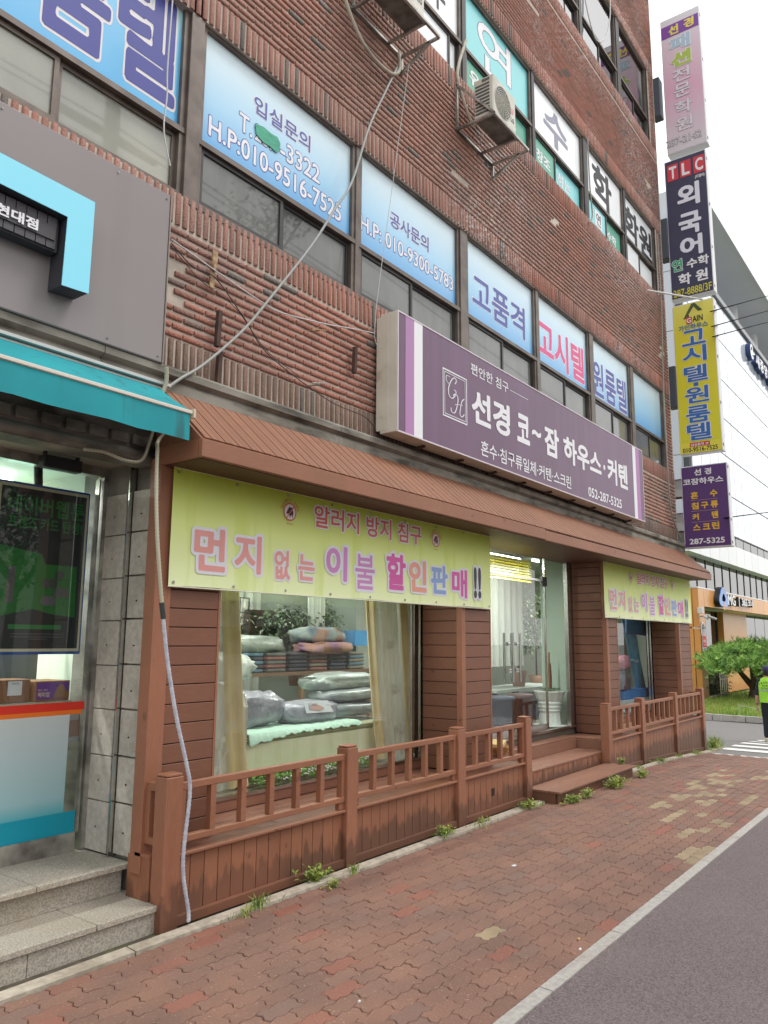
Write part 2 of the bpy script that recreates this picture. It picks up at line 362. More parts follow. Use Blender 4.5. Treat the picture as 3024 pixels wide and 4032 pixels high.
def ring(fr, cx, cz, r0, r1, lift, m, parent, n=24, a0=0., a1=2*math.pi, sx=1., name='print', ext=0.):
    q = MB(); k = n+1; vs = []
    for i in range(k):
        a = a0+(a1-a0)*i/n; vs += [fr.p(cx+sx*r0*math.cos(a), cz+r0*math.sin(a), lift+ext), fr.p(cx+sx*r1*math.cos(a), cz+r1*math.sin(a), lift+ext)]
    q.add(vs, [(2*i, 2*i+1, 2*i+3, 2*i+2) for i in range(n)])
    if ext:
        for jj in (0, 1):
            b = []
            for i in range(k): 
                a = a0+(a1-a0)*i/n; r = (r0, r1)[jj]; b += [fr.p(cx+sx*r*math.cos(a), cz+r*math.sin(a), lift), fr.p(cx+sx*r*math.cos(a), cz+r*math.sin(a), lift+ext)]
            q.add(b, [(2*i, 2*i+1, 2*i+3, 2*i+2) for i in range(n)])
    return q.build(name, m, parent)
def disk(fr, cx, cz, r, lift, m, parent, n=24, sx=1., name='print'): 
    return poly(fr, [(cx+sx*r*math.cos(2*math.pi*i/n), cz+r*math.sin(2*math.pi*i/n)) for i in range(n)], lift, m, parent, name)
def ink(r, g, b, rough=.55): return paint(r, g, b, rough, .92)

# ================================================================== GROUND
GZ = [(-30, .06), (10, .06), (13., .0), (15.0, -.11), (16.3, -.15), (18, -.22), (19.7, -.34), (22, -.49), (25, -.6), (400, -.6)]
def gz(x):
    for (a, za), (b, zb) in zip(GZ, GZ[1:]):
        if x <= b: return za+(zb-za)*max(0, (x-a))/(b-a)
    return -.6
def gsheet(x0, x1, y0, y1, dz, nx=60):
    q = MB(); xs = sorted(set([x0+(x1-x0)*i/nx for i in range(nx+1)]+[g[0] for g in GZ if x0 < g[0] < x1]))
    q.add([(x, y, gz(x)+dz) for x in xs for y in (y0, y1)], [(2*i, 2*i+2, 2*i+3, 2*i+1) for i in range(len(xs)-1)]); return q
ASPH = mat('red_asphalt', srgb(122, 109, 111), .8, col2=srgb(88, 77, 80), ns=95, nd=4, nlo=.38, nhi=.62, bump=.6, bs=180, grime=(srgb(128, 116, 110), .9, .45, .75, .35))
ASPG = mat('grey_asphalt', srgb(134, 132, 130), .85, col2=srgb(106, 104, 102), ns=110, nd=3, nlo=.4, nhi=.6, bump=.6, bs=150, grime=(srgb(112, 110, 108), .5, .45, .7, .6))
SOIL = mat('dirt', srgb(92, 82, 70), .95, col2=srgb(64, 58, 50), ns=14, bump=.5, bs=50, grime=(srgb(90, 100, 60), 4, .55, .7, .5))
structure('ground', gsheet(-60, 600, -200, 260, -.08, 90), ASPG)
road = structure('road', gsheet(-30, 14.98, -9, 1.9, -.004, 60), ASPH)
q = MB(); rc = random.Random(9)
for i in range(2600):
    x = 2.5+9*rc.random()**1.5; y = rc.uniform(-.2, 1.88) if rc.random() < .75 else 1.88-abs(rc.gauss(0, .05)); s__ = rc.uniform(.0015, .0045); z_ = gz(x)-.004; a_ = rc.uniform(0, 6); c_, n_ = math.cos(a_)*s__, math.sin(a_)*s__
    q.add([(x-c_, y-n_, z_), (x+n_, y-c_, z_), (x+c_, y+n_, z_), (x-n_, y+c_, z_), (x, y, z_+s__*1.1)], [(0, 1, 4), (1, 2, 4), (2, 3, 4), (3, 0, 4)])
o_ = q.build('grit', mat('grit', srgb(170, 158, 150), .9, col2=srgb(96, 86, 82), ns=40), road); o_['kind'] = 'stuff'
q = gsheet(14.98, 60, -9, 7.2, -.02, 60); structure('driveway', q, ASPG)
structure('road_beside_driveway', gsheet(60, 300, -9, 7.2, -.02, 30), ASPG)
gut = gsheet(-6, 15.66, 4.05, 5.0, -.01); structure('dirt_gutter', gut, SOIL)
sw = gsheet(-6, 14.98, 1.96, 4.0, -.014); sidewalk = structure('sidewalk', sw, mat('joint_sand', srgb(96, 76, 64), .95, col2=srgb(78, 62, 54), ns=20, grime=(srgb(96, 104, 60), 3, .6, .75, .5)))
def pave_extra(n, l, geo, noise_, ramp, mixc, c, p, src):
    g = noise_(80, (1, 1, 1), 2); c = mixc(c, srgb(196, 174, 148), ramp(g.outputs['Fac'], .66, .72, (0, 0, 0, 1), (.6, .6, .6, 1)).outputs[0])
    d = ramp(src, .93, .95, (0, 0, 0, 1), (.6, .6, .6, 1)); c = mixc(c, srgb(116, 94, 86), d.outputs[0])
    d = ramp(src, .05, .07, (.4, .4, .4, 1), (0, 0, 0, 1)); c = mixc(c, srgb(156, 88, 72), d.outputs[0])
    sp = n.new('ShaderNodeSeparateXYZ'); l(geo.outputs['Position'], sp.inputs[0])
    q = noise_(1.1, (1, 1, 1), 5); ad = n.new('ShaderNodeMath'); ad.operation = 'MULTIPLY_ADD'; l(q.outputs['Fac'], ad.inputs[0]); ad.inputs[1].default_value = -1.3; l(sp.outputs[1], ad.inputs[2])
    r = ramp(ad.outputs[0], 2.75, 3.35, (0, 0, 0, 1), (.55, .55, .55, 1)); return mixc(c, srgb(80, 62, 50), r.outputs[0])
PAVE = mat('red_paver', srgb(132, 97, 82), .68, var=.08, tint=True, col2=srgb(116, 88, 77), ns=2.2, bump=.5, bs=90, extra=pave_extra)
PAVEY = mat('yellow_paver', srgb(158, 138, 112), .85, var=.08, tint=True, col2=srgb(138, 122, 98), ns=9, bump=.5, bs=90)
PL, PH = .232, .105
def paver_outline():
    A, B = .0115, .013; pts = []
    w = lambda x: A*math.sin(2*math.pi*x/(PL/2))
    e = lambda y: B*math.sin(2*math.pi*y/PH)
    for i in range(6): x = -PL/2+PL*i/6; pts.append((x, -PH/2+w(x)))
    for i in range(3): y = -PH/2+PH*i/3; pts.append((PL/2+e(y), y))
    for i in range(6): x = PL/2-PL*i/6; pts.append((x, PH/2+w(x)))
    for i in range(3): y = PH/2-PH*i/3; pts.append((-PL/2+e(y), y))
    return pts
PO = paver_outline()
def paver_geo(c, slope, jit):
    vs = []
    for k, dz in ((.985, -.012), (.98, -.003), (.945, .0005)):
        for x, y in PO: X, Y = x*k if abs(x) > .05 else x, y*(k-.012); vs.append((c[0]+X, c[1]+Y, c[2]+dz+slope*X+jit[0]*X+jit[1]*Y))
    n = len(PO); fs = [tuple(range(2*n, 3*n))]+[(a*n+i, a*n+(i+1) % n, (a+1)*n+(i+1) % n, (a+1)*n+i) for a in (0, 1) for i in range(n)]
    return vs, fs
yel = [(4.53, 2.62)]
pav = []
ny = int((3.98-1.97)/PH)
for j in range(ny+1):
    y = 1.97+PH*(j+.5)
    if y+PH/2 > 4.0: break
    for i in range(-4, 70):
        x = i*PL+(PL/2 if j % 2 else 0)
        if x > 14.9 or x < -.6: continue
        pav.append((x, y))
ycl = [(9.2, 2.62, 1.0, .12), (9.9, 2.95, 1.0, .10), (11.2, 2.95, 1.1, .16), (10.6, 2.7, .9, .1), (10.0, 2.2, .35, .06), (8.3, 2.2, .35, .1), (7.2, 2.12, .3, .1), (12.2, 2.45, .5, .1), (8.7, 2.4, .2, .06), (7.9, 2.35, .2, .06), (6.7, 2.3, .15, .06)]
vis = sorted([p for p in pav if p[0] > 2.2], key=lambda p: (p[0]**2+p[1]**2))
first = set(vis[:300]); pm = {}
def pmesh(kk):
    if kk not in pm:
        rnd = random.Random(kk); a, b = paver_geo((0, 0, 0), 0, (rnd.uniform(-.012, .012), rnd.uniform(-.02, .02))); q = MB(); q.add(a, b); pm[kk] = q.mesh('paver', PAVE if kk < 100 else PAVEY)
    return pm[kk]
rest = {0: MB(), 1: MB()}
for p in pav:
    isy = any(abs(p[0]-a) < c and abs(p[1]-b) < d for a, b, c, d in ycl) and random.random() < .62
    near = min(((p[0]-a)**2+(p[1]-b)**2)**.5 for a, b in yel) < .1
    z = gz(p[0])+random.uniform(-.0025, .0025)
    if p in first:
        obj('paver', pmesh(random.randrange(6)+(100 if (near or isy) else 0)), sidewalk, loc=(p[0], p[1], z))
    else:
        q = rest[1 if (isy or near) else 0]; q.tint = random.random(); a, b = paver_geo((p[0], p[1], z), (gz(p[0]+.1)-gz(p[0]-.1))/.2, (random.uniform(-.012, .012), random.uniform(-.02, .02))); q.add(a, b)
rest[0].build('far_pavers', PAVE, sidewalk, kind='stuff'); rest[1].build('far_yellow_pavers', PAVEY, sidewalk, kind='stuff')
KERB = mat('kerb_stone', srgb(176, 172, 166), .8, var=.06, col2=srgb(156, 152, 148), ns=30, bump=.3, bs=80, grime=(srgb(140, 116, 96), 3, .55, .8, .5))
kerb = structure('kerb', gsheet(-3, 14.98, 1.895, 1.965, -.012), SOIL)
x = -3.; km = None
while x < 14.6:
    q = MB(); z0 = gz(x+.01); z1 = gz(x+.99)
    q.add([(x+.004, 1.893, z0-.05), (x+.994, 1.893, z1-.05), (x+.994, 1.968, z1-.05), (x+.004, 1.968, z0-.05), (x+.004, 1.893, z0+.004), (x+.994, 1.893, z1+.004), (x+.994, 1.968, z1+.006), (x+.004, 1.968, z0+.006)],
          [(3, 2, 1, 0), (4, 5, 6, 7), (0, 1, 5, 4), (1, 2, 6, 5), (2, 3, 7, 6), (3, 0, 4, 7)]); q.build('kerb_stone', KERB, kerb); x += 1.
strip = structure('edging', gsheet(-3, 15.7, 3.995, 4.06, -.01), SOIL); x = -3.
STR = mat('edge_stone', srgb(186, 176, 160), .85, var=.07, col2=srgb(160, 150, 136), ns=22, bump=.3, bs=60, grime=(srgb(110, 98, 80), 2.4, .5, .75, .6))
while x < 15.6:
    q = MB(); z0 = gz(x+.01); z1 = gz(x+.99); y0, y1 = 3.985, 4.07
    q.add([(x+.004, y0, z0-.05), (x+.994, y0, z1-.05), (x+.994, y1, z1-.05), (x+.004, y1, z0-.05), (x+.004, y0, z0+.012), (x+.994, y0, z1+.012), (x+.994, y1, z1+.02), (x+.004, y1, z0+.02)],
          [(3, 2, 1, 0), (4, 5, 6, 7), (0, 1, 5, 4), (1, 2, 6, 5), (2, 3, 7, 6), (3, 0, 4, 7)]); q.build('edge_stone', STR, strip); x += 1.
# crosswalk on the driveway
RPAINT = mat('road_paint', srgb(222, 222, 218), .7, grime=(srgb(130, 128, 126), 9, .55, .75, .6))
cw = structure('crosswalk', gsheet(15.0, 15.12, -4, 3.95, -.012, 4), RPAINT)
for i in range(7):
    x0 = 15.95+i*.88
    gsheet(x0, x0+.42, -4, 4.02+.03*i, -.012, 3).build('stripe', RPAINT, cw)

# ================================================================== BRICK BUILDING
bld = thing('brick_building', 'four storey building faced with red half-round bricks and rows of sign-covered windows', 'building', (9.5, 4.5, 0))
WX0, WX1 = -2.0, 15.45
bands = [(3.72, 5.13), (6.72, 8.74), (10.2, 12.12), (13.85, 16.05)]
core = MB()
for a, b in [(3.3, 5.13), (6.72, 8.74), (10.2, 12.12), (13.85, 16.1)]: core.box(WX0, 4.5, a, WX1+.2, 5.2, b)
for a, b in [(5.13, 6.72), (8.74, 10.2), (12.12, 13.85)]: core.box(15.24, 4.503, a, WX1+.2, 5.2, b)
core.box(WX1+.2, 4.52, 3.3, 15.66, 12, 16.1)
core.build('wall', MORTAR, bld)
bx('roof', WX0, 5.2, 15.7, 15.64, 12, 15.9, CONC, bld); bx('back_wall', WX0, 12, 0, 15.64, 12.2, 15.9, CONC, bld)
for z in (5.0, 8.6, 12.0, 3.25): bx('floor_slab', WX0, 5.21, z, 15.64, 11.99, z+.1, CONC, bld)
bx('room_wall', WX0, 8.2, 3.4, 15.6, 8.3, 15.6, mat('room_grey', (.1, .1, .1, 1), .9), bld)
def brick_geo(L, vert, seed):
    """half-round brick, base plane y=0, bulging to -y; centred"""
    rnd = random.Random(seed); n = 7; h = .0455/2; d = .018; q = []; xs = (-L/2, -L/2+.004, L/2-.004, L/2)
    for i, x in enumerate(xs):
        k = .9 if i in (0, 3) else 1.
        w = rnd.uniform(-.002, .002)
        for j in range(n):
            a = math.pi*j/(n-1); u, v = -d*math.sin(a)**.8*k if 0 < j < n-1 else .004, h*math.copysign(abs(math.cos(a))**.8, math.cos(a))*k+w
            q.append((x, u, v) if not vert else (v, u, x))
    fs = [(i*n+j, i*n+j+1, (i+1)*n+j+1, (i+1)*n+j) for i in range(3) for j in range(n-1)]
    fs = [f[::-1] for f in fs] if vert else fs
    caps = [tuple(range(n))[::-1], tuple(range(3*n, 4*n))]
    if vert: caps = [c[::-1] for c in caps]
    return q, fs, caps
def bmesh_of(L, vert, seed, m):
    v, f, c = brick_geo(L, vert, seed); q = MB(); q.tint = 0.; q.add(v, f, True); q.add(v, c); return q.mesh('brick', m)
ALLB = []; CP = .0668
def course_band(z0, z1, x0, x1):
    z = z0+.0668/2; r = 0
    while z < z1-.02:
        x = x0+(.1 if r % 2 else 0)-.1
        while x < x1:
            a, b = max(x+.0065, x0), min(x+.1935, x1)
            if b-a > .03: ALLB.append(((a+b)/2+random.uniform(-.002, .002), z+random.uniform(-.0015, .0015), b-a, False, False))
            x += .2
        z += CP; r += 1
def soldier(z0, z1, x0, x1, dark=False):
    x = x0
    while x < x1: ALLB.append((x, (z0+z1)/2, z1-z0-.008, True, dark)); x += .0668
soldier(3.745, 3.99, WX0+2, WX1+.12, True)
course_band(3.99, 4.87, .6, WX1+.12)
soldier(4.875, 5.135, WX0+2, WX1+.12)
soldier(6.72, 6.985, 2.3, WX1+.12)
course_band(6.985, 8.45, 3.3, WX1+.12)
soldier(8.46, 8.735, 5.2, WX1+.12)
soldier(10.2, 10.47, 6.5, WX1+.12)
course_band(10.47, 11.84, 7.0, WX1+.12)
soldier(11.85, 12.115, 9.5, WX1+.12)
soldier(13.85, 14.1, 12.0, WX1+.12)
course_band(14.1, 16.05, 12.6, WX1+.12)
for a, b in [(5.14, 6.71), (8.745, 10.19), (12.125, 13.84)]:
    z = a+.033
    while z < b: ALLB.append((15.42, z, .26, False, False)); z += CP
def hidden(b):
    x, z = b[0], b[1]
    return (z < 4.62 and x < 3.1) or (5.95 < x < 12.6 and 3.95 < z < 4.95)
ALLB = [b for b in ALLB if not (b[0] < 2.9 and b[1] < 4.5)]
patch = [(3.36, 4.52, .10, .09), (3.34, 4.38, .06, .03), (3.45, 4.28, .05, .05), (7.5, 7.35, .12, .04), (10.2, 8.05, .1, .04), (14.9, 11.0, .12, .05), (15.2, 7.5, .1, .12), (9.7, 11.3, .12, .04)]
ALLB = [b for b in ALLB if not any(abs(b[0]-p[0]) < p[2] and abs(b[1]-p[1]) < p[3] for p in patch)]
order = sorted([b for b in ALLB if not hidden(b)], key=lambda b: b[0]**2+4.45**2+(b[1]-1.83)**2+(40 if b[1] > 6.5 else 0))
near = set(order[:300]); bcache = {}; stuffA, stuffB = MB(), MB()
for b in ALLB:
    x, z, Ln, vert, dark = b
    if b in near:
        key = (round(Ln, 2), vert, dark, random.randrange(4))
        if key not in bcache: bcache[key] = bmesh_of(Ln, vert, hash(key) % 999, BRICKD if dark else BRICK)
        obj('brick', bcache[key], bld, loc=(x, 4.5, z))
    else:
        q = stuffB if dark else stuffA; q.tint = random.random()+.0001; v, f, c = brick_geo(Ln, vert, int(x*100+z*7)); v = [(p[0]+x, p[1]+4.5, p[2]+z) for p in v]
        q.add(v, f, True); q.add(v, c)
stuffA.build('far_bricks', BRICK, bld, kind='stuff'); stuffB.build('far_brown_bricks', BRICKD, bld, kind='stuff')
# concrete cornice under the bricks
q = MB(); prof = [(4.52, 3.74), (4.40, 3.735), (4.375, 3.71), (4.375, 3.665), (4.42, 3.64), (4.42, 3.625), (4.40, 3.62), (4.40, 3.55), (4.44, 3.54), (4.44, 3.30), (4.52, 3.30)]
x = WX0
while x < 15.7: q.prism([(a, b) for a, b in prof], 'x', x+.003, min(x+2.4, 15.75)-.003); x += 2.4
q.build('cornice', CONC, bld)
# windows -------------------------------------------------------------
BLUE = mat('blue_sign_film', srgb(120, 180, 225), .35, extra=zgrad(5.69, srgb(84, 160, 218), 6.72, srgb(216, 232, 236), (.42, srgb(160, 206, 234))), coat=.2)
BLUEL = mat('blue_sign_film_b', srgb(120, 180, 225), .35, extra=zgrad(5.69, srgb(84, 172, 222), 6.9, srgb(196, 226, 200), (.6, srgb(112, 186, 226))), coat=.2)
WFILM = mat('white_sign_film', srgb(236, 240, 242), .3, coat=.3, grime=(srgb(200, 206, 210), 1.5, .5, .8, .5))
TQ = mat('turquoise_film', srgb(120, 204, 208), .35, coat=.2); GRN = mat('green_film', srgb(66, 158, 132), .4, coat=.2)
INK_B = ink(88, 102, 172); INK_DB = ink(62, 68, 150); INK_W = ink(236, 236, 240); INK_P = ink(226, 96, 150); INK_K = ink(38, 38, 44); INK_G = ink(150, 150, 168)
SCREEN = mat('insect_screen', srgb(70, 72, 70), .5, col2=srgb(92, 94, 90), ns=1.5, coat=.8, grime=(srgb(120, 120, 112), 3, .5, .8, .35, (3, 1, .5)))
PALEW = mat('dusty_window', srgb(150, 150, 136), .4, col2=srgb(126, 128, 118), ns=1.6, coat=1.)
def frame_mb(q, x0, z0, x1, z1, y, t, d=.05):
    q.box(x0, y, z0, x1, y+d, z0+t); q.box(x0, y, z1-t, x1, y+d, z1); q.box(x0, y, z0+t, x0+t, y+d, z1-t); q.box(x1-t, y, z0+t, x1, y+d, z1-t)
def window(x0, x1, zs, zt, zh, upper, lowers, split=None):
    """one bay: mullions both sides, film or glass above the transom, two panes below"""
    w = MB(); frame_mb(w, x0, zs, x1, zh, 4.53, .045, .1); w.box(x0, 4.518, zt-.03, x1, 4.6, zt+.015)
    win = w.build('window', ALU, bld)
    bx('pane', x0+.045, 4.565, zt+.015, x1-.045, 4.58, zh-.045, upper, win)
    sx = split or (x0+x1)/2
    fm = MB(); frame_mb(fm, x0+.045, zs+.045, sx, zt-.032, 4.545, .035, .03); frame_mb(fm, sx, zs+.045, x1-.045, zt-.032, 4.57, .035, .03); fm.build('sash', ALUD if isinstance(lowers, tuple) else ALU, win)
    lo = lowers if isinstance(lowers, tuple) else (lowers, lowers)
    bx('pane', x0+.08, 4.56, zs+.08, sx-.035, 4.57, zt-.067, lo[0], win); bx('pane', sx+.035, 4.585, zs+.08, x1-.08, 4.595, zt-.067, lo[1], win)
    return win
bays2 = [(3.58, 5.54), (5.60, 7.52), (7.68, 9.56), (9.64, 11.48), (11.64, 13.36), (13.52, 15.2)]
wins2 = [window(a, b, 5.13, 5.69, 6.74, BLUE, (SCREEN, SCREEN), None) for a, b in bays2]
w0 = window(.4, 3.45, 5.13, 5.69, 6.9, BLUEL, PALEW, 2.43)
each('mullion', [(3.45, 4.50, 5.13, 3.58, 4.62, 6.9), (7.52, 4.51, 5.13, 7.68, 4.6, 6.74), (11.48, 4.512, 5.13, 11.64, 4.6, 6.74), (15.2, 4.512, 5.13, 15.25, 4.6, 6.74), (5.54, 4.515, 5.13, 5.6, 4.6, 6.74), (9.56, 4.515, 5.13, 9.64, 4.6, 6.74), (13.36, 4.515, 5.13, 13.52, 4.6, 6.74)], ALU, bld, .004)
q = MB(); q.box(3.5, 4.49, 5.09, 15.24, 4.56, 5.13); q.build('sill', ALU, bld)
W3 = (8.74, 9.29, 10.2)
win3 = [window(5.6, 7.62, *W3, WFILM, (WFILM, WFILM), 7.37), window(7.7, 9.6, *W3, TQ, (GRN, GRN), 8.3), window(9.68, 11.52, *W3, WFILM, (GRN, TQ), 10.46),
        window(11.7, 13.42, *W3, WFILM, (TQ, GRN), 12.58), window(13.52, 15.2, *W3, WFILM, (WFILM, WFILM), 14.3)]
each('mullion', [(a, 4.512, 8.74, b, 4.6, 10.2) for a, b in ((7.62, 7.7), (9.6, 9.68), (11.52, 11.7), (13.42, 13.52), (15.2, 15.25), (5.5, 5.6))]+[(a, 4.512, 12.12, b, 4.6, 13.85) for a, b in ((9.5, 9.62), (11.58, 11.7), (13.42, 13.6), (15.2, 15.25))], ALUD, bld)
win4 = [window(a, b, 12.12, 12.66, 13.85, MIRROR, (MIRROR, MIRROR)) for a, b in ((9.62, 11.58), (11.7, 13.42), (13.6, 15.2))]
f2 = facade(4.565)
def WT(win, body, x0, z0, x1, z1, inkm, outm, off=.02, o2=.06, shear=0.):
    text(f2, body, x0, z0, x1, z1, [(off, inkm, .0025), (o2, outm, .001)], win, shear)
WT(wins2[0], '입실문의', 4.19, 6.31, 4.91, 6.48, INK_B, INK_W); 
WT(wins2[0], 'T.', 4.03, 6.05, 4.18, 6.22, INK_W, INK_B, .015, .05); WT(wins2[0], '287', 4.21, 6.06, 4.46, 6.22, INK_W, INK_B, .015, .05); WT(wins2[0], '-3322', 4.52, 6.06, 5.05, 6.24, INK_W, INK_B, .015, .05)
poly(f2, [(4.20, 6.20), (4.30, 6.225), (4.40, 6.215), (4.47, 6.225), (4.51, 6.18), (4.50, 6.10), (4.46, 6.07), (4.38, 6.085), (4.30, 6.08), (4.22, 6.11)], .012, mat('green_tape', srgb(44, 166, 132), .4, col2=srgb(30, 138, 108), ns=12, st=(1, 1, 6)), wins2[0], 'tape')
WT(wins2[0], 'H.P:010-9516-7525', 3.71, 5.82, 5.37, 6.0, INK_W, INK_B, .015, .05)
WT(wins2[1], '공사문의', 6.17, 6.16, 6.91, 6.34, INK_B, INK_W); WT(wins2[1], 'H.P: 010-9300-5783', 5.67, 5.89, 7.43, 6.06, INK_W, INK_B, .015, .05)
WT(wins2[2], '고품격', 7.88, 5.88, 9.30, 6.34, INK_B, INK_W, .02, .04); WT(wins2[3], '고시텔', 9.69, 5.80, 11.35, 6.39, INK_P, INK_W, .025, .045); WT(wins2[4], '원룸텔', 11.70, 5.77, 13.24, 6.37, INK_B, INK_W, .02, .04)
WT(w0, '룸텔', 2.22, 5.83, 3.37, 6.72, INK_DB, ink(226, 222, 224), .028, .052)
WT(win3[0], '부', 6.95, 9.44, 7.3, 9.95, INK_K, INK_W, .02, .03)
WT(win3[1], '연', 8.1, 9.36, 9.07, 10.12, INK_W, ink(96, 110, 130), .01, .022); WT(win3[2], '수', 10.10, 9.44, 11.0, 10.04, INK_G, INK_G, .03, .032)
WT(win3[3], '학', 12.03, 9.34, 12.93, 10.08, INK_K, INK_K, .03, .032); WT(win3[4], '학원', 13.56, 9.36, 15.14, 10.02, INK_K, INK_K, .03, .032)
for wi, t, a, b, c, d in ((1, '유', 7.8, 8.92, 8.2, 9.15), (2, '창조', 9.77, 8.86, 10.28, 9.1), (2, '하는', 10.58, 8.9, 11.08, 9.12), (3, '수학', 12.66, 8.86, 13.14, 9.06), (1, '한', 8.8, 8.92, 9.2, 9.15)):
    text(facade(4.552), t, a, c-.06, b if False else c*0+b if False else (a+.48), c+.0 if False else c, [(.03, INK_W, .002)], win3[wi]) if False else None
def WL(win, t, x0, z0, x1, z1, y): text(facade(y), t, x0, z0, x1, z1, [(.03, INK_W, .003)], win)
WL(win3[1], '유', 7.86, 8.92, 8.14, 9.13, 4.56); WL(win3[1], '를', 8.9, 8.9, 9.2, 9.12, 4.585); WL(win3[2], '창조', 9.8, 8.88, 10.28, 9.08, 4.56); WL(win3[2], '하는', 10.6, 8.9, 11.08, 9.1, 4.585); WL(win3[3], '수학', 12.68, 8.88, 13.12, 9.06, 4.585)
quad(facade(4.56), 12.06, 8.86, 12.38, 9.16, .003, INK_W, win3[3]); text(facade(4.56), '연', 12.12, 8.9, 12.32, 9.12, [(.0, INK_K, .006)], win3[3])

# ================================================================== CONVENIENCE STORE (left)
store = thing('convenience_store', 'convenience store front with glass door, stone pillars and granite sill at the left edge', 'storefront', (2.6, 4.6, .06))
q = MB(); q.box(-1.5, 4.20, -.1, 3.31, 4.62, .175); st1 = q.build('step_body', GRANITE, store)
q = MB(); q.box(-1.5, 4.6, -.1, 3.31, 5.2, .36); q.build('platform_body', GRANITE, store)
for a, b in ((-1.5, .9), (.905, 2.86), (2.865, 3.345)): bx('tread', a, 4.165, .176, b, 4.62, .212, GRANITE, store, .004)
for a, b in ((-1.5, 1.2), (1.205, 2.68), (2.685, 3.33)): bx('tread', a, 4.515, .361, b, 5.2, .395, GRANITE, store, .004)
for a, b in ((-1.5, 1.0), (1.005, 2.4), (2.405, 3.3)): bx('riser_slab', a, 4.575, .214, b, 4.6, .36, GRANITE, store)
for a, b in ((-1.5, 1.6), (1.605, 2.46), (2.465, 3.3)): bx('riser_slab', a, 4.185, .0, b, 4.2, .175, GRANITE, store)
# stone pillars on the return wall (plane x=3.33, facing -x)
bx('return_wall', 3.36, 4.45, .2, 3.6, 5.4, 3.6, CONC, store)
z = .4; hs = [.33, .3, .31, .3, .31, .30, .31, .30]
for h in hs:
    z1 = min(z+h, 3.1)
    if z < 3.1: bx('stone_slab', 3.325, 4.80, z+.002, 3.36, 5.06, z1-.004, STONE, store, .004); bx('stone_slab', 3.33, 4.50, z+.002+.015, 3.36, 4.73, z1-.004+.01, STONE, store, .004)
    z = z1
q = MB()
for i in range(8):
    for y in (4.93, 4.62): q.tube([(3.328, y, .56+i*.305), (3.322, y, .56+i*.305)], .006, 6)
q.build('fixing_bolts', RUST, store)
bx('channel', 3.345, 4.73, .4, 3.36, 4.80, 3.1, ALUD, store); bx('channel_trim', 3.30, 4.735, .4, 3.345, 4.745, 3.1, STEEL, store)
# header under the awning
q = MB(); q.tube([(-1.5, 4.54, 3.08), (3.33, 4.54, 3.08)], .045, 12); q.box(-1.5, 4.52, 3.03, 3.35, 4.7, 3.6); q.build('header', CONC, store)
for i in range(20): bx('header_block', 3.30-.165*(i+1), 4.495, 3.14, 3.30-.165*i-.03, 4.53, 3.215, CONC, store, .006)
bx('soffit', -1.5, 4.60, 3.068, 3.33, 5.16, 3.09, mat('soffit_white', srgb(150, 142, 130), .8), store)
# frame & glass at y=5.07
q = MB(); q.box(3.292, 5.04, .4, 3.335, 5.12, 3.06); q.box(-1.5, 5.04, 3.0, 3.29, 5.12, 3.07); q.box(-1.5, 5.05, .395, 3.25, 5.11, .52); q.box(3.262, 5.052, .52, 3.275, 5.10, 2.98); q.box(1.2, 5.055, .52, 1.25, 5.1, 2.95); q.build('door_frame', STEELD, store)
bx('door_glass', 1.25, 5.07, .52, 3.262, 5.08, 3.0, SHOP_GLASS, store); bx('door_glass', -1.4, 5.07, .52, 1.2, 5.08, 2.95, SHOP_GLASS, store)
sf = facade(5.066)
quad(sf, -1.4, 1.335, 3.285, 1.39, .0, ink(216, 48, 30), store, 'red_stripe'); quad(sf, -1.4, 1.305, 3.25, 1.335, .0, ink(235, 118, 30), store, 'orange_stripe')
quad(sf, -1.4, .52, 3.25, .66, .0, ink(0, 152, 176), store, 'blue_stripe')
fz = mat('frosted_film', srgb(190, 202, 202), .5, extra=zgrad(.66, srgb(80, 168, 180), 1.3, srgb(190, 200, 200), (.16, srgb(150, 188, 194))))
quad(sf, -1.4, .66, 3.16, 1.305, .0, fz, store, 'frosted_film')
# interior
PALEI = mat('store_interior', srgb(206, 214, 196), .8)
q = MB(); q.box(-1.5, 9, .4, 3.5, 9.1, 3.2); q.box(-1.5, 5.2, 3.1, 3.5, 9, 3.15); q.box(3.40, 5.1, .4, 3.45, 9, 3.1); q.box(-1.5, 5.1, .36, 3.4, 9, .39); q.build('interior', PALEI, store)
bx('wall_stripe', 3.36, 5.4, 2.45, 3.395, 8.8, 2.75, ink(110, 190, 180), store)
def tube_light(x0, y0, x1, y1, z, parent, name='ceiling_tube', e=9., energy=16.):
    energy *= 2.4
    q = MB(); q.tube([(x0, y0, z), (x1, y1, z)], .016, 8); q.build(name, mat('lit_tube_%d' % e, (1, 1, 1, 1), .5, emit=((.93, 1, .94, 1), e)), parent)
    d = Vector((x1-x0, y1-y0, 0)); li = bpy.data.lights.new('tube_lamp', 'AREA'); li.shape = 'RECTANGLE'; li.size = d.length; li.size_y = .1; li.energy = energy; li.color = (.98, 1, .95)
    o = bpy.data.objects.new('tube_lamp', li); COL.objects.link(o); o.location = ((x0+x1)/2, (y0+y1)/2, z-.05); o.rotation_euler = (0, 0, math.atan2(d.y, d.x))
tube_light(1.6, 5.9, 3.05, 5.9, 3.03, store); tube_light(2.2, 7.3, 3.3, 7.3, 3.03, store); tube_light(3.05, 6.0, 3.05, 7.2, 3.03, store, energy=10)
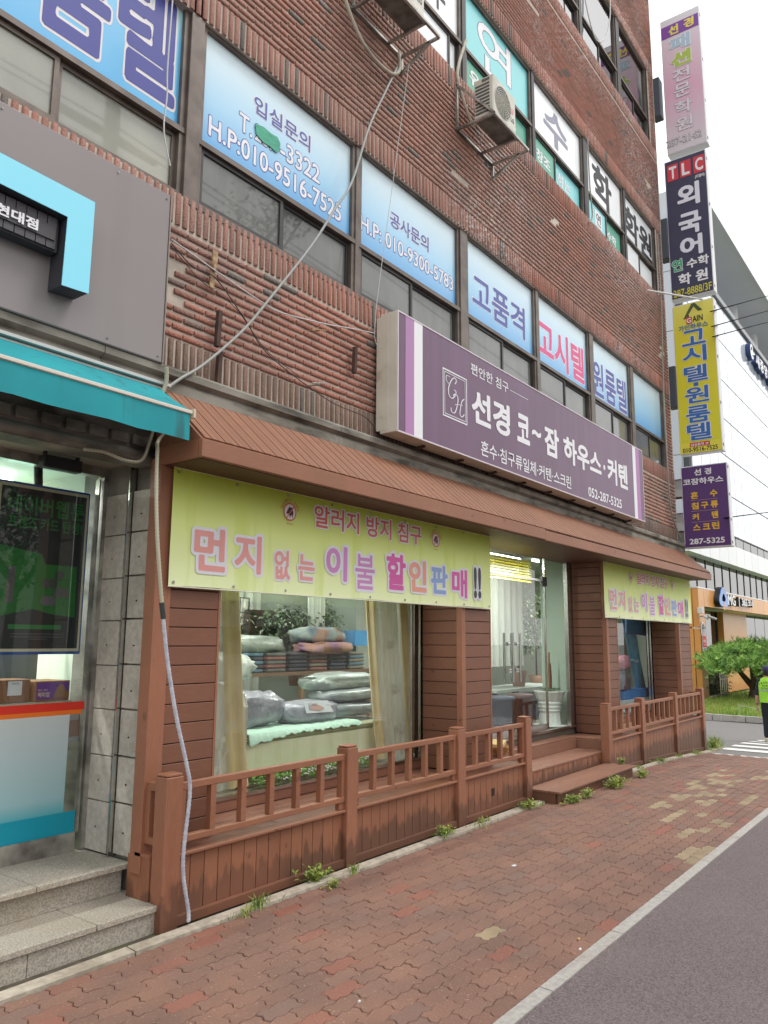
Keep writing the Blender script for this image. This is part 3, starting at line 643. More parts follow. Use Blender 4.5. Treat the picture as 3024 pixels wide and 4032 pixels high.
# poster stand behind the glass
pst = thing('poster', 'dark poster with green lettering in a blue frame behind the store glass', 'poster', (2.9, 5.14, 1.72))
bx('frame', 2.55, 5.135, 1.715, 3.25, 5.165, 2.88, ink(36, 86, 178), pst, .006); bx('border', 2.567, 5.130, 1.735, 3.232, 5.136, 2.862, ink(214, 208, 180), pst); bx('board', 2.585, 5.126, 1.755, 3.214, 5.131, 2.84, ink(34, 40, 44), pst)
pf = facade(5.125); PG = ink(38, 122, 62); PG2 = ink(34, 112, 48)
text(pf, '네이버웹툰', 2.63, 2.66, 3.20, 2.79, [(.02, PG, .002)], pst); text(pf, '프렌즈 카드 탄생!', 2.64, 2.56, 3.19, 2.65, [(.02, PG, .002)], pst)
poly(pf, [(2.60, 2.44), (2.74, 2.42), (2.90, 2.40), (2.93, 2.33), (3.17, 2.33), (3.18, 1.97), (3.0, 1.99), (2.86, 2.02), (2.60, 1.96)], .001, PG2, pst)
for i in range(7): disk(pf, 2.95+.045*(i % 4), 2.08+.06*(i//2), .035, .003+.0004*i, ink(104-i*6, 100-i*5, 106-i*6), pst)
poly(pf, [(2.66, 2.06), (2.72, 2.06), (2.725, 2.30), (2.67, 2.30)], .003, ink(92, 92, 90), pst)
quad(pf, 2.70, 1.885, 3.08, 1.915, .002, PG, pst)
for zz in (1.85, 1.83, 1.815): quad(pf, 2.72 if zz > 1.82 else 2.85, zz, 3.1 if zz > 1.82 else 2.98, zz+.006, .002, ink(80, 86, 94), pst)
q = MB(); q.tube([(2.86, 5.17, 2.86), (2.86, 5.2, 3.1)], .03, 10); q.build('pole', ink(30, 32, 32), pst)
sp = thing('wall_speaker', 'black box speaker hung from the soffit above the store door', 'speaker', (3.08, 5.28, 3.05))
q = MB(); q.box(2.715, 4.86, 2.955, 3.0, 4.94, 3.04, .008); q.build('case', ink(24, 28, 28), sp); each('bracket', [(2.73, 4.89, 3.04, 2.75, 4.91, 3.068), (2.97, 4.89, 3.04, 2.99, 4.91, 3.068)], ALUD, sp)
q = MB(); q.tube([(2.9, 5.3, .4), (2.9, 5.3, 1.38)], .02, 8); 
CARD = mat('cardboard', srgb(164, 124, 88), .8, col2=srgb(140, 104, 74), ns=3)
shelf = thing('display_shelf', 'pale shelf unit standing behind the store glass', 'shelf', (2.8, 5.4, .4)); bx('top', 2.0, 5.2, 1.36, 3.25, 5.6, 1.39, ink(190, 190, 170), shelf); bx('back_panel', 2.0, 5.6, .4, 3.2, 5.62, 1.95, ink(150, 156, 130), shelf)
b1 = thing('cardboard_box', 'cardboard box with a purple printed label, right end of the shelf', 'box', (3.1, 5.35, 1.39)); bx('carton', 2.98, 5.22, 1.392, 3.24, 5.5, 1.53, CARD, b1, .003)
bf = facade(5.218); quad(bf, 2.99, 1.405, 3.23, 1.52, .001, ink(118, 72, 160), b1); poly(bf, [(3.12, 1.41), (3.13, 1.46), (3.16, 1.505), (3.19, 1.50), (3.21, 1.46), (3.23, 1.45), (3.23, 1.41)], .002, CARD, b1); text(bf, '픽미업', 3.0, 1.42, 3.085, 1.455, [(.04, ink(216, 200, 180), .002)], b1); text(bf, '맥미, 픽미', 3.0, 1.46, 3.07, 1.475, [(.02, ink(216, 200, 180), .002)], b1)
b2 = thing('cardboard_box', 'brown cardboard carton with a white note taped on its front', 'box', (2.8, 5.35, 1.39)); bx('carton', 2.62, 5.25, 1.392, 2.96, 5.5, 1.545, mat('cardboard_b', srgb(136, 98, 68), .8), b2, .003); quad(facade(5.248), 2.80, 1.44, 2.90, 1.535, .001, ink(226, 230, 232), b2, 'note'); text(facade(5.248), '커피커피', 2.825, 1.51, 2.875, 1.527, [(0, INK_K, .002)], b2)

# grey fascia board with light blue sign letter
gs = thing('fascia_sign', 'big plain grey metal sign panel above the teal awning', 'sign panel', (1.5, 4.2, 3.65))
GREY = mat('grey_panel', srgb(134, 127, 127), .5, col2=srgb(128, 121, 121), ns=.7, coat=.1)
bx('panel', -1.5, 4.36, 3.72, 3.235, 4.47, 4.985, GREY, gs, .006); bx('edge_trim', 3.236, 4.355, 3.72, 3.245, 4.475, 4.985, ink(140, 132, 124), gs)
for xx in (.4, 1.2, 2.0, 2.8, 3.2):
    for z_ in (3.76, 4.94): q = MB(); q.tube([(xx, 4.358, z_), (xx, 4.353, z_)], .006, 8); q.build('screw', STEELD, gs)
ls = thing('channel_letter', 'light blue boxed sign letter standing off the grey panel', 'sign letter', (2.0, 4.0, 3.8))
LB = mat('light_blue_face', srgb(132, 218, 240), .35, coat=.2); DG = ink(58, 56, 62)
Sx = lambda pts: [(1.054*a, 1.83+1.054*(b-1.83)) for a, b in pts]
q = MB(); q.prism(Sx([(2.245, 3.81), (2.415, 3.82), (2.415, 4.40), (.6, 4.44), (.6, 4.27), (2.25, 4.23)]), 'y', 4.195, 4.20); q.build('face', LB, ls)
q = MB(); q.prism(Sx([(2.247, 3.812), (2.413, 3.822), (2.413, 4.398), (.6, 4.438), (.6, 4.272), (2.252, 4.228)]), 'y', 4.201, 4.355); q.build('return', DG, ls)
bx('backing_box', .6, 4.27, 4.14, 2.36, 4.355, 4.35, DG, ls)
for i in range(14): bx('slat', 2.34-.065*i-.059, 4.255, 4.15, 2.34-.065*i, 4.27, 4.35, ink(74, 72, 78), ls)
bx('name_plate', 1.2, 4.245, 4.20, 2.33, 4.255, 4.29, ink(66, 64, 68), ls); text(facade(4.243), '현대점', 1.96, 4.21, 2.215, 4.28, [(.03, INK_W, .0)], ls, ext=.006)

# awning
aw = thing('awning', 'teal retractable fabric awning with dirty front valance over the store', 'awning', (1.5, 4.1, 3.2))
TEAL = mat('teal_fabric', srgb(0, 146, 154), .7, col2=srgb(0, 132, 142), ns=2.5, grime=(srgb(40, 60, 56), 5, .58, .75, .6, (2, 2, .35)))
q = MB(); N = 24
for i in range(N+1):
    x = -1.5+(3.20+1.5)*i/N; s_ = .012*math.sin(x*5)
    x2 = min(x, 3.20)
    q.v += [(x, 4.33, 3.525), (x2, 4.17, 3.41-s_), (x2, 3.985, 3.305)]
q.f = [(3*i+j, 3*i+j+1, 3*i+j+4, 3*i+j+3) for i in range(N) for j in (0, 1)]; q.t = [0]*len(q.f); q.sm = [True]*len(q.f); q.build('top_fabric', TEAL, aw)
q = MB()
for i in range(N+1):
    x = -1.5+(3.18+1.5)*i/N; w = .006*math.sin(x*9)+.004*math.sin(x*23); q.v += [(x, 3.965, 3.27), (x, 3.962+w*.6, 3.18), (x, 3.962+w, 3.095+.004*math.sin(x*13))]
q.f = [(3*i+j, 3*i+j+1, 3*i+j+4, 3*i+j+3) for i in range(N) for j in (0, 1)]; q.t = [0]*len(q.f); q.sm = [True]*len(q.f); q.build('valance', TEAL, aw)
q = MB(); q.box(-1.5, 3.955, 3.272, 3.20, 3.985, 3.296, .004); q.build('front_bar', ink(214, 208, 196), aw); bx('end_cap', 3.20, 3.945, 3.25, 3.215, 4.0, 3.31, ink(206, 196, 170), aw)
q = MB(); q.tube([(-1.5, 4.345, 3.52), (3.25, 4.345, 3.52)], .022, 10); q.build('roller', ink(208, 206, 200), aw); q = MB(); q.beam((3.1, 4.34, 3.49), (3.1, 4.0, 3.28), .02, .03); q.build('arm', ALUD, aw)
bx('roller_cover', -1.5, 4.30, 3.545, 3.28, 4.37, 3.565, ink(196, 196, 192), aw)

# ================================================================== BEDDING SHOP FRONT
SX0, SX1, FY, GY, DZ = 3.27, 15.62, 4.37, 4.86, .50
shop = thing('bedding_shop', 'brown timber clad bedding shop front with wide display windows and glass door', 'storefront', (9.4, 4.6, .5))
BK = mat('joint_dark', srgb(44, 28, 24), .9)
def clad(x0, x1, face, fixed, z0=.50, z1=3.02, pitch=.128):
    """boards on a column face. face 'f' = parallel to the street at y=fixed (x0..x1), 's' = facing -x at x=fixed (x0..x1 are y)"""
    z = z0; cm = {}
    while z < z1-.02:
        h = min(pitch, z1-z)-.006
        if face == 'f': k = ('f', x1-x0, h)
        else: k = ('s', x1-x0, h)
        if k not in cm:
            q = MB()
            if face == 'f': q.box(0, -.018, 0, x1-x0, 0, h, .003)
            else: q.box(-.018, 0, 0, 0, x1-x0, h, .003)
            cm[k] = q.mesh('cladding_board', WH)
        obj('cladding_board', cm[k], shop, loc=(x0, fixed, z) if face == 'f' else (fixed, x0, z)); z += pitch
each('column_core', [(3.37, FY+.001, .2, 3.84, GY+.1, 3.2), (7.205, FY+.001, .3, 7.81, GY+.1, 3.2), (11.32, FY+.001, .3, 11.74, GY+.1, 3.2), (14.87, FY+.001, .2, 15.58, GY+.1, 3.2)], BK, shop)
clad(3.40, 3.83, 'f', FY); clad(7.27, 7.81, 'f', FY); clad(11.37, 11.74, 'f', FY); clad(14.93, 15.56, 'f', FY)
clad(FY+.04, GY-.02, 's', 7.205); clad(FY+.04, GY+.0, 's', 11.32); clad(FY+.04, GY-.02, 's', 14.87)
each('corner_trim', [(3.262, FY-.03, .36, 3.395, FY+.08, 3.05), (3.83, FY-.022, .5, 3.85, FY+.06, 3.03)]+[(x, FY-.028, .5, x+.075, FY+.04, 3.03) for x in (7.19, 11.305, 14.855)]+[(x, FY-.022, .5, x+.022, FY+.05, 3.03) for x in (7.81, 11.74, 15.56)], WP, shop, .002)
# glazing
for a, b in ((3.85, 7.2), (11.76, 14.86)):
    each('glazing_bar', [(a, GY-.02, .575, b, GY+.03, .605), (b-.20, GY-.012, .605, b-.17, GY+.02, 3.0), (b-.04, GY-.01, .605, b, GY+.02, 3.0)], STEEL, shop)
    bx('kick_board', a, GY-.01, .49, b, GY+.03, .575, WDECK, shop)
each('glazing_bar', [(11.05, GY-.03, .6, 11.16, GY+.03, 3.0), (10.31, GY-.015, .62, 10.335, GY+.015, 3.0), (7.82, GY-.015, 2.66, 10.33, GY+.015, 2.69), (7.82, GY-.02, .58, 11.3, GY+.03, .61)], STEEL, shop)
for a, b in ((3.86, 7.16), (11.77, 14.82)): bx('window_pane', a, GY, .605, b, GY+.01, 3.0, SHOP_GLASS, shop)
bx('side_glass', 10.34, GY, .61, 11.05, GY+.01, 3.0, SHOP_GLASS, shop); bx('side_glass', 7.82, GY, .61, 8.33, GY+.01, 2.66, SHOP_GLASS, shop); bx('transom_glass', 7.82, GY, 2.69, 10.31, GY+.01, 3.0, SHOP_GLASS, shop)
for a, b, hx in ((8.34, 9.315, 9.22), (9.325, 10.3, 9.42)):
    d = bx('door', a, GY+.002, .70, b, GY+.012, 2.65, DOOR_GLASS, shop); bx('bottom_rail', a, GY-.012, .615, b, GY+.022, .70, STEEL, d)
    q = MB(); q.tube([(hx, GY-.06, 1.30), (hx, GY-.06, 1.93)], .016, 10); q.tube([(hx, GY+.07, 1.30), (hx, GY+.07, 1.93)], .016, 10)
    for zz in (1.45, 1.78): q.tube([(hx, GY-.06, zz), (hx, GY+.07, zz)], .008, 6)
    q.build('handle', STEEL, d); bx('lock_box', hx-.09 if hx < 9.3 else hx-.01, GY-.018, 1.765, hx+.01 if hx < 9.3 else hx+.09, GY+.028, 1.81, STEEL, d); bx('lock_box', hx-.05, GY-.018, 1.42, hx+.05, GY+.028, 1.47, STEEL, d)
bx('door_patch', 10.24, GY-.018, 2.60, 10.38, GY+.028, 2.73, ink(60, 60, 60), shop)
q = MB(); q.box(3.42, GY+.05, 3.0, SX1, GY+.1, 3.3); q.build('header_panel', WDECK, shop)
# interior shell
IN = mat('shop_interior', srgb(176, 182, 170), .8)
q = MB(); q.box(3.46, 8.6, .5, 15.6, 8.7, 3.3); q.box(3.46, 4.9, 3.24, 15.6, 8.6, 3.3); q.box(3.46, 4.98, .5, 3.5, 8.6, 3.24); q.box(15.56, 4.98, .5, 15.6, 8.6, 3.24); q.build('interior', IN, shop)
bx('inner_partition', 11.36, 4.92, .55, 11.41, 5.42, 3.2, mat('pale_partition', srgb(186, 206, 190), .7), shop)
bx('inner_floor', 3.46, 4.9, .46, 15.6, 8.6, .58, mat('shop_floor', srgb(120, 112, 100), .4), shop)
tube_light(4.0, 6.6, 5.6, 6.6, 3.2, shop, energy=10); tube_light(6.0, 7.4, 7.6, 7.4, 3.2, shop, energy=9); tube_light(4.2, 5.15, 6.8, 5.15, 3.2, shop, energy=17, e=5); tube_light(7.85, 5.12, 10.1, 5.12, 2.98, shop, energy=16, e=10); tube_light(9.0, 7.0, 10.6, 7.0, 3.2, shop, energy=9); tube_light(12.3, 6.0, 14.2, 6.0, 3.2, shop, energy=26)

# canopy ---------------------------------------------------------------
can = thing('timber_canopy', 'sloping roof of narrow brown boards with a boxed fascia above the bedding shop', 'canopy', (9.4, 4.1, 3.0))
CX0, CX1, CY = 3.29, 15.66, 3.95
rb = {}
x = CX0; i = 0
P0, P1 = Vector((0, 4.42, 3.545)), Vector((0, CY-.005, 3.125))
while x < CX1:
    w = .0605; k = i % 4
    if k not in rb:
        q = MB(); d = P1-P0; nrm = Vector((0, -d.z, d.y)).normalized()*-1
        if nrm.z < 0: nrm = -nrm
        q.obox((P0+P1)/2+Vector((w/2, 0, 0))+nrm*(.008+.002*(k % 2)), Vector((w/2-.0035, 0, 0)), d/2, nrm*.008); rb[k] = q.mesh('roof_board', WROOF)
    obj('roof_board', rb[k], can, loc=(x, 0, 0)); x += w; i += 1
q = MB(); q.prism([(4.43, 3.54), (CY+.01, 3.115), (CY+.02, 3.03), (4.43, 3.03)], 'x', CX0+.004, CX1-.004); q.build('roof_core', BK, can)
q = MB(); q.box(CX0-.03, CY-.03, 3.0, 8.40, CY+.012, 3.122, .004); q.box(8.406, CY-.026, 2.992, CX1+.03, CY+.012, 3.112, .004); q.build('fascia', WR, can)
bx('fascia_return', CX0-.031, CY+.014, 3.0, CX0+.0, 4.40, 3.122, WR, can); bx('fascia_return', CX1+.0, CY+.014, 3.0, CX1+.03, 4.40, 3.112, WR, can)
for a in (CX0-.02, CX1-.003): q = MB(); q.prism([(4.42, 3.55), (CY-.01, 3.122), (4.42, 3.122)], 'x', a, a+.023); q.build('gable_board', WROOF, can)
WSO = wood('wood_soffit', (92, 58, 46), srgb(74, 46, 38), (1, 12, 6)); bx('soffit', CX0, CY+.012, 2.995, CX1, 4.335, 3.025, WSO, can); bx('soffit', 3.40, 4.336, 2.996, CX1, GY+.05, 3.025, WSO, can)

# deck, railings and steps --------------------------------------------
deck = thing('timber_deck', 'brown plank deck with steps in front of the bedding shop', 'deck', (9.4, 4.5, .06))
def deck_boards(x0, x1, y0, y1, z, m=None, L=2.4):
    y = y0; cache = {}
    while y < y1-.01:
        w = min(.118, y1-y)-.006; x = x0-random.uniform(0, L*.6)
        while x < x1:
            a, b = max(x, x0), min(x+L, x1)
            if b-a > .02: bx('deck_board', a+.002, y, z-.02, b-.002, y+w, z, m or WDECK, deck)
            x += L
        y += .118
deck_boards(3.36, 8.22, 4.26, 4.86, .485); deck_boards(10.80, 15.45, 4.26, 4.86, .485); deck_boards(8.22, 10.80, 4.66, 4.86, .499)
q = MB(); q.box(3.37, 4.2, 0, 8.22, 4.86, .46); q.box(10.8, 4.2, -.2, 15.45, 4.86, .46); q.box(8.22, 4.68, 0, 10.8, 4.86, .478); q.box(8.225, 4.27, 0, 10.795, 4.67, .30); q.box(8.36, 3.86, -.02, 10.72, 4.24, .168); q.build('frame', BK, deck)
bx('riser', 8.22, 4.645, .345, 10.8, 4.664, .478, WSTEP, deck)
for j in range(3): bx('step_board', 8.22, 4.235+.137*j, .325, 10.80, 4.235+.137*j+.131, .345, WSTEP, deck, .002)
for i in range(17): bx('riser_board', 8.24+i*.15, 4.245, .0, 8.24+i*.15+.144, 4.262, .323, WV, deck)
for j in range(3): bx('step_board', 8.33, 3.80+.137*j, .17, 10.76, 3.80+.137*j+.131, .192, WSTEP, deck, .002)
bx('riser', 8.36, 3.835, .0, 10.72, 3.853, .168, WV, deck); bx('side_board', 8.342, 3.86, .0, 8.358, 4.22, .168, WV, deck); bx('side_board', 10.782, 4.26, .0, 10.80, 4.66, .465, WSTEP, deck)
def railing(name, label, posts, plank, solid=False):
    t = thing(name, label, 'railing', ((posts[0]+posts[-1])/2, 4.19, .06), group='timber railings along the pavement edge of the deck')
    for i, x in enumerate(posts):
        g = gz(x)-.02; q = MB(); w = .066 if i or name != 'timber_railing' else .066
        q.box(x-w, 4.125, g, x+w, 4.245, .965, .006); q.box(x-w*.97, 4.128, .965, x+w*.97, 4.242, .985, .014); q.build('post', WP, t)
    for a, b in zip(posts, posts[1:]):
        a2, b2 = a+.067, b-.067
        bx('top_rail', a2, 4.15, .872, b2, 4.20, .918, WR, t, .004); bx('lower_rail', a2, 4.15, .548, b2, 4.20, .590, WR, t, .004)
        n = max(2, round((b2-a2)/.265)); 
        for k in range(1, n): x = a2+(b2-a2)*k/n; bx('baluster', x-.0225, 4.152, .59, x+.0225, 4.198, .872, WR, t)
        for x in (a2+.02, b2-.02): bx('end_upright', x-.02, 4.153, .59, x+.02, 4.197, .872, WR, t)
        for x in (a2+.03, b2-.03): bx('rail_block', x-.03, 4.16, .495, x+.03, 4.2, .548, WR, t)
        bx('cap_board', a2, 4.138, .470, b2, 4.262, .492, WR, t, .004)
        g0, g1 = gz(a2), gz(b2)
        q = MB(); q.add([(a2, 4.142, g0+.002), (b2, 4.142, g1+.002), (b2, 4.17, g1+.002), (a2, 4.17, g0+.002), (a2, 4.142, g0+.055), (b2, 4.142, g1+.055), (b2, 4.17, g1+.06), (a2, 4.17, g0+.06)], [(3, 2, 1, 0), (4, 5, 6, 7), (0, 1, 5, 4), (1, 2, 6, 5), (2, 3, 7, 6), (3, 0, 4, 7)]); q.build('base_rail', WV, t)
        bx('backing', a2, 4.195, min(g0, g1), b2, 4.199, .46, BK, t)
        pw = plank; n = max(1, round((b2-a2)/pw)); pw = (b2-a2)/n
        for k in range(n):
            x = a2+k*pw; q = MB(); q.box(x+.0025, 4.172, gz(x)+.03, x+pw-.0025, 4.192, .468, .0025); q.build('panel_board', WV, t)
    return t
rl = railing('timber_railing', 'brown timber railing with upright boards in front of the large display window', [3.34, 5.12, 6.82, 8.27], .1215)
rr = railing('timber_railing', 'brown timber railing standing between the entrance steps and the far corner', [10.74, 12.12, 13.78, 15.40], .16)
# left end of the deck
bx('end_board', 3.272, 4.255, .06, 3.29, 4.37, .47, WV, rl); bx('end_board', 3.272, 4.372, .1, 3.29, 4.48, .47, WV, rl); bx('end_cap_board', 3.262, 4.25, .471, 3.33, 4.40, .49, WR, rl)
bx('end_rail', 3.285, 4.246, .872, 3.335, 4.34, .918, WR, rl); bx('end_rail', 3.285, 4.246, .548, 3.335, 4.34, .59, WR, rl); bx('end_upright', 3.285, 4.30, .59, 3.335, 4.34, .872, WR, rl)
bx('rail_outlet', 7.47, 4.168, .235, 7.535, 4.1715, .31, BK, rl)
bx('corner_rail', 15.36, 4.246, .872, 15.41, 4.6, .918, WR, rr); bx('corner_rail', 15.36, 4.246, .548, 15.41, 4.6, .59, WR, rr)
# ================================================================== SIGNS ON THE FACADE
BAN_C = (srgb(222, 228, 150), srgb(164, 166, 26), (.55, srgb(206, 210, 88)))
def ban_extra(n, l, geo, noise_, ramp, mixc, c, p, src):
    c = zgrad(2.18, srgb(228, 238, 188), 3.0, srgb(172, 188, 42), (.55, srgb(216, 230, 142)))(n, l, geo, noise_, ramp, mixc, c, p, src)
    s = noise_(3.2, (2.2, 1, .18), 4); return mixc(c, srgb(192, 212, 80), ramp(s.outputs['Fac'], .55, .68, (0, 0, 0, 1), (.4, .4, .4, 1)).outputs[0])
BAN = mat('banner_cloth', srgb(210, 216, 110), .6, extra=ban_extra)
PINKS = {'a': ink(228, 160, 152), 'b': ink(206, 140, 196), 'c': ink(216, 92, 168), 'd': ink(232, 162, 140), 'e': ink(140, 168, 216), 'k': ink(58, 58, 58), 'r': ink(206, 104, 88)}
OUTW = ink(226, 228, 236)
def banner(x0, label):
    t = thing('banner', label, 'banner', (x0+2.2, 4.33, 2.18), group='yellow green sale banners on the shop front'); q = MB(); N = 44
    sag = lambda u, v: .012*math.sin(u*9+v*3)*(1-v)+.006*math.sin(u*21)
    def Y(x, z): u = (x-x0)/4.42; v = (z-2.18)/.82; return 4.3075+.0022*math.sin(u*22+v*2)*(1-v*.6)+.0008*math.sin(u*61+v*7)
    pts = []
    for i in range(N+1):
        for j in range(5):
            x = x0+4.42*i/N; z = 2.18+.82*j/4+(.012*math.sin(math.pi*i/N*5)*(1 if j == 0 else 0))*.5; pts.append((x, Y(x, z), z))
    q.add(pts, [(i*5+j, i*5+5+j, i*5+6+j, i*5+1+j) for i in range(N) for j in range(4)], True)
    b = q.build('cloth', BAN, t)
    for k in range(9):
        for z_ in (2.965, 2.205): q = MB(); q.tube([(x0+.04+k*(4.34/8), 4.3055, z_), (x0+.04+k*(4.34/8), 4.302, z_)], .011, 10); q.build('eyelet', STEELD, t); fr = facade(4.3035)
    q = MB(); q.tube([(x0, 4.309, 2.998), (x0+4.42, 4.309, 2.998)], .007, 6); q.tube([(x0, 4.308, 2.176), (x0+4.42, 4.308, 2.176)], .005, 6); q.build('hem_rope', ink(220, 220, 200), t)
    def BT(s, a, c, b_, d, m, off=.03, o2=.10, rot=0.): text(fr, s, x0-3.34+a, c, x0-3.34+b_, d, [(off, PINKS[m], .0012), (o2, OUTW, .0002)], t, rot=rot)
    BT('먼', 3.54, 2.30, 3.83, 2.61, 'a'); BT('지', 3.92, 2.31, 4.19, 2.60, 'a'); BT('없', 4.33, 2.29, 4.51, 2.52, 'a'); BT('는', 4.60, 2.30, 4.80, 2.51, 'a')
    BT('이', 4.94, 2.32, 5.22, 2.62, 'b'); BT('불', 5.33, 2.27, 5.61, 2.58, 'b', .012, .085)
    BT('할', 5.79, 2.29, 6.10, 2.63, 'c', .03); BT('인', 6.15, 2.29, 6.46, 2.60, 'd', .04); BT('판', 6.54, 2.29, 6.85, 2.58, 'e', .035); BT('매', 6.93, 2.27, 7.24, 2.57, 'c', .03); BT('!!', 7.38, 2.28, 7.54, 2.62, 'k', .04, .10)
    BT('알러지 방지 침구', 4.78, 2.75, 6.37, 2.94, 'r', .02, .07)
    for cx in (4.49, 6.63):
        cx += x0-3.34; cz = 2.835; disk(fr, cx, cz, .072, .0004, ink(220, 214, 214), t)
        poly(fr, [(cx-.03, cz+.01), (cx-.01, cz+.04), (cx+.025, cz+.035), (cx+.04, cz-.005), (cx+.03, cz-.045), (cx+.015, cz-.02), (cx, cz-.05), (cx-.01, cz-.015), (cx-.045, cz-.02)], .0008, ink(60, 40, 46), t)
        ring(fr, cx, cz, .062, .074, .0013, PINKS['r'], t)
        d = .045; poly(fr, [(cx-d, cz-d-.006), (cx-d+.008, cz-d-.01), (cx+d+.006, cz+d), (cx+d-.002, cz+d+.008)], .0016, PINKS['r'], t)
        s_ = 'ALLERGY CARE'
        for i, ch in enumerate(s_):
            if ch == ' ': continue
            a = math.pi*(.92-.84*i/(len(s_)-1)); rx, rz = cx+.098*math.cos(a), cz+.098*math.sin(a)
            text(fr, ch, rx-.008, rz-.011, rx+.008, rz+.011, [(.03, PINKS['r'], .0013)], t, rot=a-math.pi/2)
        text(fr, '알러지 방지 침구', cx-.04, cz-.105, cx+.04, cz-.09, [(.01, PINKS['r'], .0013)], t)
    return t
banner(3.345, 'long yellow green sale banner over the large left display window')
banner(11.17, 'yellow green sale banner over the far window with the blue curtain')

# purple fascia sign
ps = thing('shop_sign', 'long purple light box sign with white lettering and a monogram on the brick wall', 'sign', (9.3, 4.2, 3.78))
PURP = mat('purple_face', srgb(104, 72, 102), .45, coat=.05, grime=(srgb(114, 80, 116), 2.5, .45, .7, .5, (2, 1, .1)), col2=srgb(98, 68, 94), ns=.6)
CREAM = mat('cream_casing', srgb(206, 204, 190), .5, col2=srgb(190, 186, 170), ns=3, grime=(srgb(120, 100, 80), 6, .6, .8, .5))
px0, px1, pz0, pz1 = 5.80, 12.80, 3.775, 4.985
bx('casing', px0, 4.20, pz0, px1, 4.40, pz1, CREAM, ps, .006); bx('side_channel', px0-.004, 4.30, pz0+.03, px0, 4.44, pz1-.03, CREAM, ps); bx('rear_box', px0+.01, 4.40, pz0+.02, px1-.01, 4.455, pz1-.02, ALUD, ps)
fp = facade(4.2)
bx('face', px0+.012, 4.192, pz0+.012, px1-.012, 4.199, pz1-.012, PURP, ps)
q = MB(); frame_mb(q, px0, pz0, px1, pz1, 4.187, .014, .012); q.build('edge_trim', ink(216, 208, 214), ps)
L1 = ink(178, 128, 178); 
for a, b, m in ((5.93, 6.08, L1), (6.08, 6.23, INK_W), (12.32, 12.46, INK_W), (12.46, 12.63, L1)): quad(fp, a, pz0+.014, b, pz1-.014, .010, m, ps)
def PT(s, a, c, b_, d, off=.02, shear=0.): text(fp, s, a, c, b_, d, [(off, INK_W, .0115)], ps, shear)
PT('편안한 침구', 7.18, 4.735, 8.06, 4.865, .01); quad(fp, 8.10, 4.785, 8.58, 4.792, .0115, INK_W, ps)
PT('선경', 7.19, 4.19, 8.08, 4.58, .035); PT('코', 8.26, 4.20, 8.60, 4.56, .035); PT('~', 8.66, 4.36, 8.92, 4.44, .035); PT('잠', 9.02, 4.19, 9.46, 4.58, .035); PT('하우스', 9.60, 4.20, 10.94, 4.57, .035); PT('·', 11.02, 4.34, 11.1, 4.42, .03); PT('커텐', 11.19, 4.18, 12.04, 4.58, .035)
PT('혼수·침구류일체·커텐·스크린', 7.38, 3.85, 9.82, 4.025, .012); PT('052-287-5325', 10.41, 3.85, 11.73, 3.99, .02)
for a, b, c, d in ((6.60, 4.12, 7.09, 4.135), (6.60, 4.625, 7.09, 4.64), (6.60, 4.135, 6.615, 4.625), (7.075, 4.135, 7.09, 4.625), (6.635, 4.15, 7.055, 4.158), (6.635, 4.602, 7.055, 4.61), (6.635, 4.158, 6.643, 4.602), (7.047, 4.158, 7.055, 4.602)): quad(fp, a, b, c, d, .0115, INK_W, ps)
def script(pts, w):
    # swash stroke: smooth curve of varying width
    q = MB(); P = []
    for i in range(len(pts)-1):
        p0, p1, p2, p3 = [Vector((pts[max(0, min(len(pts)-1, i+k))]+(0,))) for k in (-1, 0, 1, 2)]
        for s_ in range(6): t_ = s_/6; P.append(.5*((2*p1)+(-p0+p2)*t_+(2*p0-5*p1+4*p2-p3)*t_*t_+(-p0+3*p1-3*p2+p3)*t_**3))
    P.append(Vector(pts[-1]+(0,))); vs = []
    for i, p in enumerate(P):
        d = P[min(i+1, len(P)-1)]-P[max(0, i-1)]; n_ = Vector((-d.y, d.x, 0)).normalized(); k = w*(.55+.6*abs(d.normalized().y)); vs += [fp.p(p.x-n_.x*k, p.y-n_.y*k, .012), fp.p(p.x+n_.x*k, p.y+n_.y*k, .012)]
    q.add(vs, [(2*i, 2*i+1, 2*i+3, 2*i+2) for i in range(len(P)-1)]); q.build('monogram', INK_W, ps)
script([(6.84, 4.52), (6.87, 4.56), (6.83, 4.585), (6.76, 4.53), (6.71, 4.43), (6.73, 4.36), (6.79, 4.35), (6.85, 4.40), (6.86, 4.44), (6.82, 4.45)], .007)
script([(6.72, 4.49), (6.67, 4.52), (6.68, 4.57), (6.75, 4.57)], .005)
script([(6.80, 4.38), (6.85, 4.41), (6.90, 4.38), (6.88, 4.28), (6.83, 4.20), (6.77, 4.20), (6.76, 4.24)], .007)
script([(7.03, 4.40), (6.98, 4.36), (6.95, 4.28), (6.94, 4.21), (6.98, 4.19), (7.03, 4.23)], .007); script([(6.84, 4.29), (6.91, 4.31), (7.0, 4.32)], .005)
for i in range(9): q = MB(); q.beam((6.4+i*.75, 4.28, pz0-.012), (6.4+i*.75, 4.44, pz0-.03), .03, .02); q.build('mounting_clip', RUST, ps)

